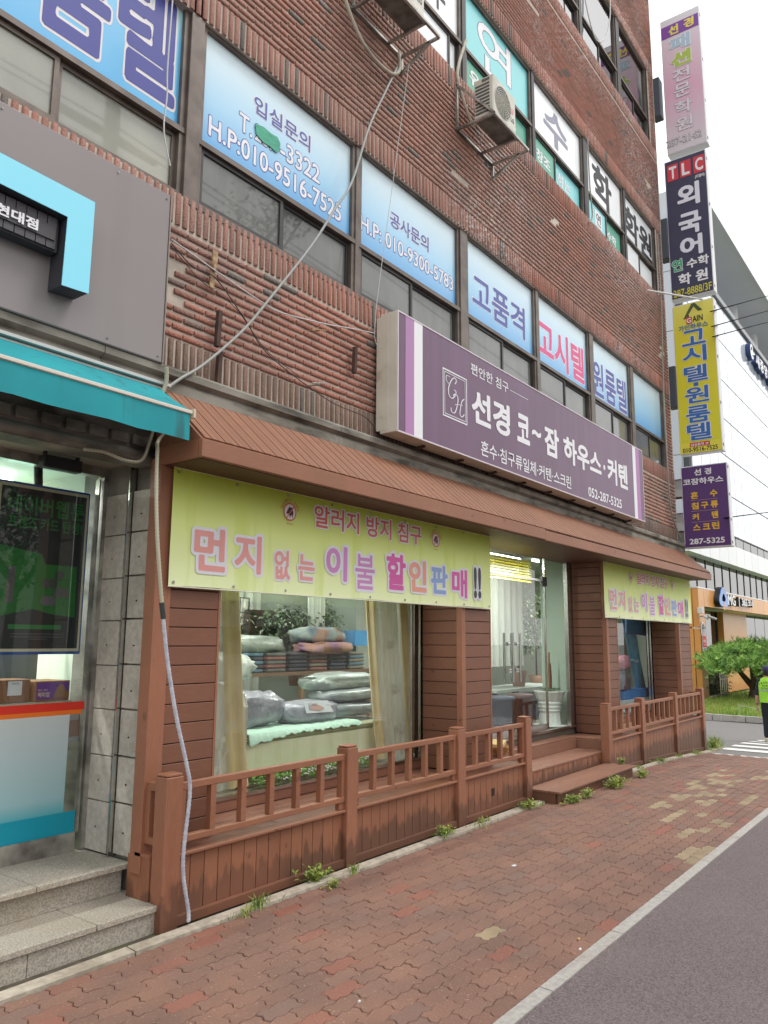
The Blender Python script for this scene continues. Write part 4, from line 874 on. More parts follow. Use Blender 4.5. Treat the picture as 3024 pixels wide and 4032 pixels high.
# blade signs at the corner: faces look towards -x
fb = blade(15.69)
def bsign(label, y0, y1, z0, z1, face, casing=None, nm='blade_sign'):
    t = thing(nm, label, 'projecting sign', (15.8, (y0+y1)/2, z0), group='projecting signs stacked at the building corner')
    bx('casing', 15.70, y0, z0, 15.92, y1, z1, casing or ink(224, 226, 228), t, .008); bx('face', 15.693, y0+.018, z0+.02, 15.6995, y1-.018, z1-.02, face, t)
    q = MB(); [q.box(15.72, y0-.012, z0+(z1-z0)*k, 15.76, y0+.001, z0+(z1-z0)*k+.05) for k in (.03, .3, .6, .93)]; q.build('hinge', STEELD, t)
    return t
def BL(t, s, ya, za, yb, zb, m, off=.02, lift=.004, o2=None, m2=None, shear=0.):   # ya > yb : left to right as seen
    ls_ = [(off, m, lift+.002)]+([(o2, m2, lift)] if o2 else []); text(fb, s, -ya, za, -yb, zb, ls_, t, shear)
YL, YR = 4.38, 3.54
pinkm = mat('pink_face', srgb(220, 190, 206), .4, extra=zgrad(12.0, srgb(206, 204, 210), 15.2, srgb(206, 208, 214), (.45, srgb(216, 168, 190))))
t = bsign('pink and white projecting sign, topmost of the stack at the corner', YR-.05, YL-.08, 12.0, 15.2, pinkm)
quad(fb, -4.28, 14.73, -3.51, 15.02, .003, ink(124, 66, 160), t); BL(t, '선', 4.13, 14.76, 3.92, 14.98, ink(228, 214, 90), .04); BL(t, '경', 3.81, 14.78, 3.60, 15.0, ink(228, 214, 90), .04)
BL(t, '패', 4.13, 14.36, 3.70, 14.68, ink(172, 198, 216), .04, o2=.07, m2=INK_W); BL(t, '션', 4.12, 13.96, 3.69, 14.30, ink(172, 196, 80), .05, o2=.08, m2=INK_W)
for s, z in (('전', 13.60), ('문', 13.24), ('학', 12.84), ('원', 12.46)): BL(t, s, 4.09, z, 3.74, z+.30, ink(222, 222, 228), .02, o2=.03, m2=ink(176, 130, 150))
BL(t, '287-2142', 4.31, 12.17, 3.6, 12.33, ink(216, 214, 218), .0, o2=.03, m2=ink(70, 66, 66))
navy = ink(58, 58, 86); redm = ink(208, 60, 76)
t = bsign('dark navy projecting sign with red letter squares on top', YR, YL, 8.76, 11.87, navy)
for s, a, b in (('T', 4.32, 4.10), ('L', 4.06, 3.84), ('C', 3.79, 3.57)): quad(fb, -a, 11.39, -b, 11.76, .003, redm, t); BL(t, s, a-.035, 11.43, b+.03, 11.71, INK_W, .03)
BL(t, '(티엘씨)', 3.77, 11.26, 3.58, 11.35, INK_W, .02)
for s, z, h in (('외', 10.72, .50), ('국', 10.10, .48), ('어', 9.62, .44)): BL(t, s, 4.15, z, 3.70, z+h, ink(226, 228, 240), .04)
BL(t, '연', 4.33, 9.36, 4.12, 9.62, ink(60, 170, 120), .03, o2=.06, m2=INK_W); BL(t, '수학', 4.04, 9.36, 3.6, 9.57, INK_W, .03); BL(t, '학 원', 4.22, 9.03, 3.64, 9.28, INK_W, .03); BL(t, '287-8888/3F', 4.33, 8.80, 3.58, 8.96, ink(216, 210, 60), .01)
yelm = mat('yellow_face', srgb(222, 212, 60), .4, extra=zgrad(5.5, srgb(214, 208, 40), 8.6, srgb(224, 218, 110), (.8, srgb(218, 208, 56))))
t = bsign('yellow projecting sign with blue lettering and a small roof emblem', YR+.03, YL, 5.5, 8.63, yelm)
gm = ink(74, 92, 46)
poly(fb, [(-4.17, 8.30), (-3.99, 8.60), (-3.93, 8.60), (-3.79, 8.42), (-3.87, 8.41), (-3.955, 8.53), (-4.06, 8.38), (-4.04, 8.30)], .004, gm, t)
quad(fb, -4.11, 8.18, -4.0, 8.32, .005, ink(210, 70, 60), t); BL(t, 'G', 4.10, 8.20, 4.015, 8.30, INK_W, .02, .006); BL(t, 'AIN', 3.99, 8.20, 3.79, 8.33, INK_K, .02); BL(t, '가인하우스', 4.27, 8.05, 3.70, 8.17, ink(60, 120, 160), .03)
bm_ = ink(52, 108, 178)
for s, z, h in (('고', 7.72, .32), ('시', 7.36, .33), ('텔', 6.96, .33), ('원', 6.52, .33), ('룸', 6.12, .34), ('텔', 5.76, .34)): BL(t, s, 4.22, z, 3.76, z+h, bm_, .022, o2=.05, m2=ink(226, 226, 226))
quad(fb, -4.04, 6.865, -3.95, 6.935, .004, bm_, t)
quad(fb, -4.37, 5.51, -3.58, 5.72, .003, ink(232, 222, 70), t); quad(fb, -4.18, 5.63, -3.80, 5.715, .005, ink(196, 44, 50), t); BL(t, '입실문의 2F', 4.16, 5.64, 3.82, 5.70, INK_W, .02, .006); BL(t, '010-9516-7525', 4.32, 5.53, 3.66, 5.62, INK_K, .02)
pm2 = ink(88, 54, 116)
t = bsign('purple projecting sign with yellow words, lowest of the stack at the corner', YR-.02, YL+.01, 3.63, 5.255, pm2)
BL(t, '선 경', 4.13, 5.05, 3.81, 5.18, INK_W, .03); BL(t, '코잠하우스', 4.35, 4.87, 3.60, 5.0, INK_W, .03); ym = ink(230, 184, 60)
for s, ya, yb, z, h in (('혼', 4.22, 4.08, 4.59, .14), ('수', 3.86, 3.72, 4.60, .14), ('침', 4.22, 4.08, 4.38, .14), ('구', 4.04, 3.90, 4.385, .13), ('류', 3.86, 3.72, 4.385, .14), ('커', 4.21, 4.09, 4.17, .13), ('텐', 3.85, 3.73, 4.18, .14), ('스', 4.21, 4.07, 3.97, .12), ('크', 4.03, 3.89, 3.97, .12), ('린', 3.86, 3.72, 3.97, .14)): BL(t, s, ya, z, yb, z+h, ym, .04)
for z in (4.558, 4.344, 4.13): quad(fb, -4.23, z, -3.72, z+.005, .004, ink(200, 170, 150), t)
BL(t, '287-5325', 4.29, 3.70, 3.64, 3.81, INK_W, .03)
for z0, z1 in ((12.98, 13.9), (9.7, 10.6), (6.5, 7.36)):
    q = MB(); q.box(15.66, 4.38, z0, 15.9, 4.56, z1, .01); one('sign_bracket', q, mat('dark_bracket', srgb(66, 72, 84), .5), {12.98: 'dark steel bracket box holding the pink projecting sign', 9.7: 'dark steel bracket box holding the navy projecting sign', 6.5: 'dark steel bracket box holding the yellow projecting sign'}[z0], 'bracket', 'brackets between corner and signs')
for z0, lb in ((4.66, 'upper grey bracket with rusty caps beside the purple projecting sign'), (3.98, 'lower grey bracket with rusty caps beside the purple projecting sign')):
    t = thing('sign_bracket', lb, 'bracket', (15.75, 4.47, z0), group='brackets between corner and signs')
    q = MB(); q.prism([(15.68, z0), (15.72, z0+.17), (15.68, z0+.34), (15.86, z0+.34), (15.82, z0+.17), (15.86, z0)], 'y', 4.385, 4.56); q.build('plate', mat('bracket_grey', srgb(168, 170, 170), .5, grime=(srgb(150, 110, 70), 8, .6, .7, .6)), t)
    for z in (z0-.012, z0+.341): bx('end_cap', 15.66, 4.386, z, 15.87, 4.56, z+.011, RUST, t)

# ================================================================== AIR CONDITIONERS
ACW = mat('ac_white', srgb(206, 204, 194), .5, col2=srgb(190, 186, 172), ns=3, grime=(srgb(130, 124, 108), 5, .55, .75, .4))
def ac(x0, z0, yf, tray1, label, hose):
    x1, z1, yb = x0+.57, z0+.53, yf+.26
    t = thing('air_conditioner', label, 'air conditioner', (x0+.3, yf+.2, z0), group='outdoor air conditioner units')
    q = MB(); q.box(x0, yf, z0+.012, x1, yb, z1, .012); q.build('case', ACW, t); fa = facade(yf)
    cx, cz = x0+.235, z0+.27
    disk(fa, cx, cz, .195, .002, mat('fan_dark', srgb(92, 94, 92), .6), t, name='fan_opening'); q = MB()
    for k in range(8): r = .02+.0245*k; pts = [fa.p(cx+r*math.cos(a*math.pi/12), cz+r*math.sin(a*math.pi/12), .008) for a in range(25)]; q.tube(pts, .0035, 4, False)
    for k in range(16): a = k*math.pi/8; q.tube([fa.p(cx+.02*math.cos(a), cz+.02*math.sin(a), .008), fa.p(cx+.195*math.cos(a), cz+.195*math.sin(a), .008)], .0028, 4, False)
    q.build('fan_grille', ACW, t); ring(fa, cx, cz, .19, .205, .004, ACW, t, name='fan_rim')
    disk(fa, x0+.475, z0+.30, .04, .003, ink(216, 150, 160), t, name='logo'); text(fa, 'LG', x0+.435, z0+.15, x0+.52, z0+.21, [(.03, ink(90, 92, 92), .003)], t)
    for k in range(9): bx('side_louvre', x0-.006, yf+.05, z0+.06+k*.045, x0-.001, yb-.02, z0+.082+k*.045, ink(84, 86, 84), t)
    bx('side_handle', x0-.008, yf+.05, z0+.47, x0-.001, yf+.15, z0+.5, ink(96, 96, 92), t)
    q = MB(); xa, xb = x0-.02, tray1; wy = 4.47; z = z0-.02
    for a, b in (((xa, yf-.02, z), (xb, yf-.02, z)), ((xa, wy, z), (xb, wy, z)), ((xa, yf-.02, z), (xa, wy, z)), ((xb, yf-.02, z), (xb, wy, z)), ((x0+.57, yf-.02, z), (x0+.57, wy, z)),
                 ((xa, wy, z), (xa, wy, z+.62)), ((xa, wy, z+.6), (xa, yf-.02, z+.01)), ((xb, wy, z), (xb, wy, z-.22)), ((xb, wy, z-.2), (xb, yf+.1, z))): q.beam(a, b, .028, .028)
    q.build('support_frame', STEELD, t)
    bx('base_pan', x0, yf+.005, z0, x1, yb-.005, z0+.01, mat('pan_dirty', srgb(120, 118, 110), .8, col2=srgb(84, 80, 72), ns=7), t)
    q = MB(); [q.tube(h, .019, 8) for h in hose]; q.build('pipe', mat('pipe_wrap', srgb(184, 178, 162), .7, grime=(srgb(110, 104, 92), 9, .5, .7, .5)), t)
    return t
def cv(pts, n=6):
    P = []; V = [Vector(p) for p in pts]
    for i in range(len(V)-1):
        p0, p1, p2, p3 = [V[max(0, min(len(V)-1, i+k))] for k in (-1, 0, 1, 2)]
        for s_ in range(n): t_ = s_/n; P.append(.5*((2*p1)+(-p0+p2)*t_+(2*p0-5*p1+4*p2-p3)*t_*t_+(-p0+3*p1-3*p2+p3)*t_**3))
    P.append(V[-1]); return P
ac(7.42, 7.96, 3.98, 8.28, 'white outdoor air conditioner below the turquoise window', [cv([(7.99, 4.1, 8.30), (8.1, 4.1, 8.33), (8.13, 4.14, 8.2), (8.1, 4.2, 8.02), (8.05, 4.3, 7.98)]), cv([(7.62, 4.46, 9.3), (7.44, 4.46, 8.85), (7.42, 4.46, 8.6), (7.55, 4.4, 8.2), (7.55, 4.3, 8.0)])])
ac(5.42, 8.17, 4.0, 6.24, 'white outdoor air conditioner at the top edge of the view', [cv([(5.6, 4.42, 9.0), (5.3, 4.4, 8.6), (5.12, 4.4, 8.2), (5.45, 4.4, 7.78), (5.9, 4.4, 7.72), (6.1, 4.4, 7.86), (6.12, 4.42, 8.1)])])

# ================================================================== CABLES AND SMALL IRONWORK
def corr(pts, r, mtl, name, label, cat, step=.012):
    # ribbed flexible conduit
    P = cv(pts, 14); L_ = [0]
    for a, b in zip(P, P[1:]): L_.append(L_[-1]+(b-a).length)
    n = int(L_[-1]/step); Q = []; rs = []; j = 0
    for i in range(n+1):
        s_ = L_[-1]*i/n
        while j < len(L_)-2 and L_[j+1] < s_: j += 1
        t_ = (s_-L_[j])/max(1e-6, L_[j+1]-L_[j]); Q.append(P[j].lerp(P[j+1], t_)); rs.append(r*(1.0 if i % 2 else .8))
    q = MB(); q.tube(Q, rs, 8); return one(name, q, mtl, label, cat)
COND = mat('grey_conduit', srgb(150, 154, 150), .5)
corr([(6.12, 4.43, 7.95), (5.85, 4.4, 7.45), (5.56, 4.38, 6.87), (5.28, 4.36, 6.13), (5.03, 4.36, 5.72), (4.74, 4.36, 5.25), (4.28, 4.36, 4.61), (3.99, 4.37, 4.22), (3.63, 4.37, 3.84), (3.41, 4.36, 3.66), (3.32, 4.36, 3.58)], .0125, COND, 'conduit', 'grey ribbed conduit swooping from the upper air conditioner down to the awning end', 'conduit')
WHC = mat('white_conduit', srgb(192, 195, 204), .45, col2=srgb(164, 168, 182), ns=30)
corr([(3.32, 4.3, 3.3), (3.2, 4.3, 3.15), (3.06, 4.12, 3.02), (3.035, 4.07, 2.7), (3.05, 4.05, 2.4), (3.11, 4.05, 2.01)], .0135, mat('worn_conduit', srgb(176, 172, 150), .6), 'hose', 'cream ribbed hose hanging beside the stone pillar, upper length', 'hose')
corr([(3.115, 4.05, 1.98), (3.17, 4.05, 1.69), (3.25, 4.04, 1.35), (3.34, 4.03, 1.05), (3.385, 4.04, .88), (3.37, 4.055, .55), (3.38, 4.06, .38), (3.43, 4.06, .17), (3.435, 4.06, .10)], .0135, WHC, 'hose', 'white ribbed hose hanging down over the first railing post', 'hose')
q = MB(); q.tube([(3.102, 4.05, 2.05), (3.123, 4.05, 1.95)], .017, 10); one('tape_wrap', q, ink(50, 54, 54), 'black tape joining the two lengths of ribbed hose', 'tape')
corr([(2.75, 4.46, 3.02), (2.9, 4.46, 3.03), (3.05, 4.44, 3.0), (3.16, 4.42, 3.02), (3.2, 4.4, 3.15), (3.22, 4.35, 3.35)], .0125, mat('worn_conduit', srgb(176, 172, 150), .6), 'conduit', 'cream conduit bending under the store header beside the pillar', 'conduit')
corr([(3.2, 4.26, 3.66), (3.22, 4.28, 3.56), (3.2, 4.3, 3.46)], .016, mat('worn_conduit', srgb(176, 172, 150), .6), 'conduit', 'short conduit stub below the corner of the grey panel', 'conduit')
WIREM = mat('wire_black', srgb(34, 34, 36), 1., spec=0.)
def wire(name, label, pts, r, m, n=6):
    q = MB(); q.tube(cv(pts, n), r, 5); return one(name, q, m, label, 'cable')
WB, WW_ = ink(40, 40, 42), ink(196, 196, 196)
wire('cable', 'white cable hanging in front of the far left sign', [(3.11, 4.3, 6.9), (3.11, 4.3, 6.46), (3.10, 4.3, 5.9), (3.11, 4.3, 5.68), (3.10, 4.3, 5.4), (3.17, 4.3, 5.16)], .006, WW_)
wire('cable', 'thin white string hanging from the air conditioner to the purple sign', [(6.14, 4.3, 7.92), (5.86, 4.3, 6.4), (5.58, 4.3, 4.79), (5.70, 4.3, 4.59)], .0035, WW_)
wire('cable', 'white cable strung across the brick wall left of the purple sign', [(3.31, 4.43, 4.70), (3.72, 4.42, 4.62), (4.2, 4.41, 4.54), (4.45, 4.41, 4.53), (5.0, 4.41, 4.62), (5.35, 4.42, 4.70), (5.73, 4.43, 4.78)], .006, WW_)
wire('cable', 'black twisted wire sagging across the brick wall to the purple sign', [(3.31, 4.43, 4.67), (3.52, 4.43, 4.57), (3.73, 4.42, 4.56), (4.04, 4.42, 4.34), (4.33, 4.42, 4.12), (5.07, 4.42, 3.93), (5.60, 4.42, 3.90), (5.8, 4.43, 3.79)], .0045, WB)
wire('cable', 'second thin black wire on the brick wall beside the rusty bar', [(3.31, 4.44, 4.66), (3.6, 4.44, 4.5), (3.95, 4.43, 4.40), (4.3, 4.43, 4.16), (4.7, 4.43, 4.05)], .003, WB)
wire('cable', 'long cable running down the brick corner beside the signs', [(15.1, 4.42, 10.0), (15.12, 4.42, 8.6), (15.0, 4.42, 7.2), (14.95, 4.42, 6.5), (14.94, 4.42, 5.4), (15.0, 4.42, 4.4), (15.3, 4.42, 4.0), (15.72, 4.42, 3.73)], .014, mat('pipe_grey', srgb(140, 138, 132), .6))
wire('cable', 'thin conduit running down the wall between the upper windows', [(11.6, 4.46, 10.2), (11.6, 4.45, 9.3), (11.66, 4.45, 8.8), (11.5, 4.45, 8.6)], .012, mat('pipe_grey', srgb(140, 138, 132), .6))
wire('cable', 'white pipe looping in front of the top floor window', [(11.5, 4.4, 13.9), (11.55, 4.4, 12.9), (11.85, 4.35, 12.2), (12.2, 4.3, 12.4), (12.5, 4.3, 13.0), (12.6, 4.3, 13.8)], .012, WW_)
q = MB(); q.tube([(14.26, 4.42, 8.46), (15.62, 3.76, 8.60)], .018, 8); one('stay_rod', q, ink(210, 210, 206), 'white stay rod from the brick wall to the projecting signs', 'rod')
for i, (z0, z1, lb) in enumerate(((8.47, 14.36, 'highest of three black power lines beside the yellow sign'), (8.15, 13.79, 'middle of three black power lines beside the yellow sign'), (7.93, 13.36, 'lowest of three black power lines beside the yellow sign'), (4.22, 6.39, 'single black line beside the purple projecting sign'))):
    wire('power_line', lb, [(15.93, 3.6, z0-.03), (16., 3.57, z0), (30, 4.95+.03*i, z1), (50, 6.9, z1+8.4*(z1-z0)/5.9)], .012, WIREM, 4)
cob = MORTAR
for x, z0, z1, lb in ((3.79, 4.03, 4.32, 'upper rusty iron bar fixed on the brick wall near the conduit'), (3.81, 3.74, 4.0, 'lower rusty iron bar fixed on the brown bricks near the conduit'), (5.45, 4.29, 4.55, 'short rusty iron bar on the brick wall left of the purple sign')):
    q = MB(); q.obox((x, 4.435, (z0+z1)/2), (.018, 0, -.0), (0, .018, 0), (.006, 0, (z1-z0)/2)); one('iron_bar', q, RUST, lb, 'iron bar', 'iron bars left on the brick wall')
q = MB(); q.box(3.71, 4.44, 4.66, 3.76, 4.452, 4.80); q.box(3.69, 4.435, 4.48, 3.735, 4.447, 4.64); q.obox((3.72, 4.43, 4.65), (.012, 0, .004), (0, .01, 0), (0, 0, .03)); one('metal_bracket', q, mat('brassy', srgb(176, 150, 110), .6, col2=srgb(120, 82, 60), ns=20), 'small brass coloured hinge bracket on the bricks', 'bracket')
q = MB(); q.tube([(4.86, 4.47, 4.52), (4.90, 4.38, 4.52)], .008, 6); q.tube([(4.87, 4.4, 4.52), (4.97, 4.38, 4.54)], .006, 6); one('anchor_bolt', q, mat('brassy', srgb(176, 150, 110), .6), 'bolt stub holding the white cable on the bricks', 'bolt')
q = MB(); q.tube([(4.86, 4.47, 4.02), (4.90, 4.38, 4.02)], .008, 6); q.tube([(4.83, 4.4, 4.02), (4.97, 4.38, 4.05)], .006, 6); one('anchor_bolt', q, STEELD, 'bolt stub low on the bricks above the brown course', 'bolt')

# ================================================================== SHOP INTERIOR, LEFT WINDOW
def curtain(name, label, cat, top, bot, y, z0, z1, m, gold=None, fold=.03, nf=7, n=40, group=None, amp2=0.):
    """hanging cloth: top=(x0,x1), bot=(x0,x1)"""
    t = thing(name, label, cat, ((top[0]+top[1])/2, y, z0), group=group)
    def sheet(u0, u1, nm, mm, dy=0.):
        q = MB(); N = max(4, int(n*(u1-u0)));
        for i in range(N+1):
            u = u0+(u1-u0)*i/N
            for j in range(9):
                v = j/8; x0 = bot[0]+(top[0]-bot[0])*v**.8; x1 = bot[1]+(top[1]-bot[1])*v**.8
                q.v.append((x0+(x1-x0)*u, y+dy+fold*math.sin(u*nf*6.283+v*.8)+.01*math.sin(u*40), z0+(z1-z0)*v))
        q.f = [(i*9+j, i*9+9+j, i*9+10+j, i*9+1+j) for i in range(N) for j in range(8)]; q.t = [0]*len(q.f); q.sm = [True]*len(q.f); return q.build(nm, mm, t)
    if gold: sheet(0, .16, 'gold_border', gold, .0); sheet(.16, .78, 'sheer_panel', m); sheet(.78, 1, 'gold_border', gold)
    else: sheet(0, 1, 'cloth', m)
    return t
def sheer(name, col, a):
    m = mat(name, col, .8, grime=(sc_(col, .8), 14, .45, .6, .5, (6, 1, .3))); t = m.node_tree; p = t.nodes['Principled BSDF']; p.inputs['Alpha'].default_value = a; p.inputs['Transmission Weight'].default_value = 0; return m
SHEER = sheer('sheer_cloth', srgb(222, 216, 200), .78); GOLD = mat('gold_cloth', srgb(226, 206, 160), .6, col2=srgb(214, 190, 140), ns=5); WCURT = sheer('white_curtain', srgb(226, 232, 222), .85)
TQC = mat('blue_curtain', srgb(110, 178, 204), .6, col2=srgb(80, 150, 186), ns=3, st=(5, 1, .4))
c1 = curtain('curtain', 'sheer curtain with gold borders at the left end of the large window', 'curtain', (3.55, 4.56), (3.75, 4.80), 4.98, .62, 3.1, SHEER, GOLD, group='sheer curtains with gold borders')
c2 = curtain('curtain', 'sheer curtain with gold borders swept aside at the right end of the large window', 'curtain', (6.30, 7.03), (6.60, 7.30), 4.99, .62, 3.1, SHEER, GOLD, group='sheer curtains with gold borders')
fc = facade(4.945); BF = ink(216, 212, 196)
for cx, cz, s_, t in ((6.74, 1.78, 1, c2), (6.84, 1.32, 1.05, c2), (6.93, .92, 1.1, c2), (4.42, 1.0, 1, c1), (4.36, .78, 1, c1)):
    for sg in (-1, 1): poly(fc, [(cx, cz), (cx+sg*.03*s_, cz+.05*s_), (cx+sg*.065*s_, cz+.045*s_), (cx+sg*.06*s_, cz), (cx+sg*.02*s_, cz-.015*s_)], .001, BF, t, 'butterfly'); poly(fc, [(cx, cz), (cx+sg*.045*s_, cz-.01*s_), (cx+sg*.035*s_, cz-.045*s_), (cx+sg*.01*s_, cz-.035*s_)], .002, BF, t, 'butterfly')
    for k in range(4): ring(fc, cx+.09+.02*k, cz+.08+.025*k, .008, .014, .001, BF, t, 8, name='swirl')
curtain('curtain', 'plain white curtain behind the gold bordered one by the window post', 'curtain', (7.0, 7.22), (7.2, 7.42), 5.06, .62, 3.1, WCURT)
curtain('curtain', 'long white curtain on the rear wall behind the potted trees', 'curtain', (7.42, 7.75), (7.5, 7.72), 6.75, 1.2, 3.2, WCURT, nf=4)
curtain('curtain', 'wide white curtain along the rear wall beside the pendant lamp', 'curtain', (5.2, 7.3), (5.2, 7.3), 7.45, .6, 3.2, WCURT, nf=14, n=80)
bx('rear_wall', 3.5, 7.55, .5, 8.6, 7.6, 3.24, mat('rear_wall_green', srgb(158, 168, 156), .8), shop); bx('rear_wall', 8.6, 6.9, .5, 8.65, 7.6, 3.24, mat('rear_wall_green', srgb(158, 168, 156), .8), shop)
bed = thing('bed', 'bed display with cream skirt, mint sheet and studded headboard in the window', 'bed', (5.8, 5.7, .58))
bx('base', 4.86, 5.10, .70, 6.95, 6.5, .93, mat('bed_skirt', srgb(244, 240, 208), .7, col2=srgb(236, 232, 198), ns=2), bed, .01)
bx('mattress', 4.88, 5.09, .935, 6.93, 6.5, .995, mat('mattress', srgb(178, 180, 146), .7, col2=srgb(160, 164, 132), ns=14, st=(8, 1, 1)), bed, .015)
q = MB(); N = 60
for i in range(N+1):
    x = 4.87+1.55*i/N; dip = .06*max(0, 1-i/22)+.008*math.sin(i*.9)+.006*math.sin(i*2.1)
    q.v += [(x, 6.5, 1.03), (x, 5.12, 1.028+.004*math.sin(i)), (x, 5.075, 1.01), (x, 5.06, .985-dip+.0)]
q.f = [(4*i+j, 4*i+j+4, 4*i+j+5, 4*i+j+1) for i in range(N) for j in range(3)]; q.t = [0]*len(q.f); q.sm = [True]*len(q.f); q.build('sheet', mat('mint_sheet', srgb(196, 226, 206), .7, col2=srgb(178, 212, 194), ns=9, st=(6, 1, 1), bump=.3, bs=14), bed)
q = MB(); hp = [(5.08, .62), (5.08, 1.25), (5.12, 1.36), (5.2, 1.42), (5.35, 1.45), (6.3, 1.45), (6.42, 1.38), (6.48, 1.2), (6.48, .62)]; q.prism(hp, 'x', 4.74, 4.85); hb = q.build('headboard', mat('cream_leather', srgb(218, 216, 204), .4, coat=.2), bed)
q = MB()
for (a, b), (c, d) in zip(hp, hp[1:]):
    n = max(1, int(math.hypot(c-a, d-b)/.022))
    for k in range(n): y, z = a+(c-a)*k/n, b+(d-b)*k/n; q.lathe([(0.002, -.004), (.006, 0), (.002, .004)], (4.765, y-.006, z), 6); q.lathe([(0.002, -.004), (.006, 0), (.002, .004)], (4.835, y-.006, z), 6)
q.build('stud', mat('bronze_stud', srgb(120, 96, 66), .35, metal=.7), hb, kind='stuff')
PLG = lambda n_, c: mat(n_, srgb(*c), .3, col2=sc_(srgb(*c), .72), ns=9, bump=1., bs=26, coat=.5)
def bag(label, c, r, m, amp=.18, seed=0, tab=None, flat=None):
    t = thing('bedding_bag', label, 'bag', (c[0], c[1], c[2]-r[2])); q = MB(); q.blob(c, *r, amp=amp, sc=2.6, n=20, m=12, seed=seed); q.build('bag', m, t)
    if tab:
        x0, z0, x1, z1, y = tab; q = MB(); q.add([(x0, y, z0), (x1, y+.0, z0-.01), (x1-.03, y+.05, z1-.01), (x0+.01, y+.05, z1)], [(0, 1, 2, 3)]); q.build('paper_insert', ink(206, 208, 214), t)
        q = MB(); yy = y-.004; q.add([(x0+(x1-x0)*a, yy+.05*b, z0+(z1-z0)*b) for a, b in ((.15, .3), (.5, .12), (.7, .3), (.55, .55), (.35, .72), (.2, .6))], [(0, 1, 2, 3, 4, 5)]); q.build('picture', ink(190, 150, 138), t)
        text(Fr((0, yy+.02, 0), (1, 0, 0), (0, 0, 1)), 'DOWN', x0+.02, z1-.05, x0+.15, z1-.02, [(0, ink(110, 104, 110), .02)], t)
    return t
bag('grey quilt bag with a white picture insert standing against the headboard', (5.20, 5.42, 1.19), (.36, .16, .16), PLG('bag_grey', (162, 160, 172)), .25, 1, (4.98, 1.10, 1.38, 1.33, 5.235))
bag('flat grey quilt bag with a picture insert lying on the mint sheet', (5.95, 5.40, 1.12), (.40, .2, .11), PLG('bag_grey', (162, 160, 172)), .2, 2, (5.72, 1.13, 6.12, 1.24, 5.19))
bag('dark grey quilt bag lowest in the pile at the right end of the bed', (6.60, 5.46, 1.11), (.46, .25, .08), PLG('bag_dark', (140, 146, 150)), .15, 3)
bag('grey quilt bag in the middle of the pile at the right end of the bed', (6.66, 5.5, 1.25), (.46, .25, .075), PLG('bag_mid', (160, 168, 168)), .15, 4)
bag('big puffy grey green quilt bag on top of the pile on the bed', (6.7, 5.6, 1.38), (.55, .26, .10), PLG('bag_green', (172, 182, 176)), .2, 5)
bag('white plastic bag behind the headboard', (5.35, 6.0, 1.55), (.36, .2, .14), PLG('bag_white', (206, 212, 204)), .3, 6)
tb = thing('display_table', 'table stacked with folded blankets behind the bed', 'table', (6.6, 6.6, .58)); bx('tabletop', 5.4, 6.3, 1.42, 8.3, 6.95, 1.46, ink(120, 92, 70), tb)
for a in (5.5, 6.9, 8.2): bx('leg', a, 6.35, .58, a+.05, 6.4, 1.42, ink(150, 120, 90), tb)
rnd = random.Random(3); cols = [(70, 78, 92), (96, 126, 142), (110, 112, 106), (74, 72, 80), (150, 100, 92), (58, 60, 66), (132, 126, 110)]
nm_ = ['slate', 'blue', 'grey', 'dark violet', 'dusty pink', 'charcoal', 'beige']
for k in range(7):
    x = 5.75+.36*k; cc = cols[k]; t = thing('blanket_stack', 'folded %s blankets stacked behind the bed, pile %s from the left' % (nm_[k], ['one', 'two', 'three', 'four', 'five', 'six', 'seven'][k]), 'blankets', (x, 6.5, 1.46), group='stacks of folded blankets')
    for j in range(5): bx('folded_blanket', x-.16+rnd.uniform(0, .02), 6.33, 1.462+.044*j, x+.15, 6.7, 1.5+.044*j, mat('blanket_%d' % ((k+j % 2*2) % 7), sc_(srgb(*cols[(k+j % 2*2) % 7]), .9), .9, col2=sc_(srgb(*cols[(k+j % 2*2) % 7]), .6), ns=8), t, .012)
bag('large pale quilt bag lying on the blanket stacks', (6.25, 6.55, 1.76), (.45, .22, .11), PLG('bag_pale', (150, 158, 148)), .2, 7); bag('patchwork blue bundle on top of the blanket stacks', (7.35, 6.5, 1.86), (.42, .22, .12), mat('patchwork', srgb(96, 110, 124), .8, col2=srgb(150, 158, 150), ns=6, grime=(srgb(150, 110, 90), 5, .6, .62, .8)), .3, 8); bag('orange and mauve quilt bundle below the patchwork one', (7.35, 6.42, 1.73), (.44, .22, .08), mat('orange_quilt', srgb(186, 140, 84), .8, col2=srgb(150, 116, 150), ns=4, bump=.8, bs=14), .3, 9)
# plants
LEAF = mat('leaf', srgb(58, 92, 44), .5, var=.3, tint=True, col2=srgb(92, 128, 62), ns=6)
LEAFD = mat('indoor_leaf', srgb(54, 76, 48), .5, var=.3, tint=True, col2=srgb(84, 104, 66), ns=5)
GRASSM = mat('weed_leaf', srgb(104, 138, 54), .6, var=.35, tint=True, col2=srgb(160, 166, 84), ns=8)
BARK = mat('bark', srgb(92, 72, 58), .9, col2=srgb(60, 48, 42), ns=12, bump=.8, bs=30)
def leaf_mb(q, p, d, L, w, rnd, droop=.3):
    d = Vector(d).normalized(); s_ = d.cross(Vector((0, 0, 1))); s_ = s_.normalized() if s_.length > .01 else Vector((1, 0, 0)); q.tint = rnd.random()
    a = Vector(p); b = a+d*L*.5+Vector((0, 0, -droop*L*.15)); c = a+d*L+Vector((0, 0, -droop*L*.6)); q.add([a, b+s_*w/2, c, b-s_*w/2], [(0, 1, 2, 3)])
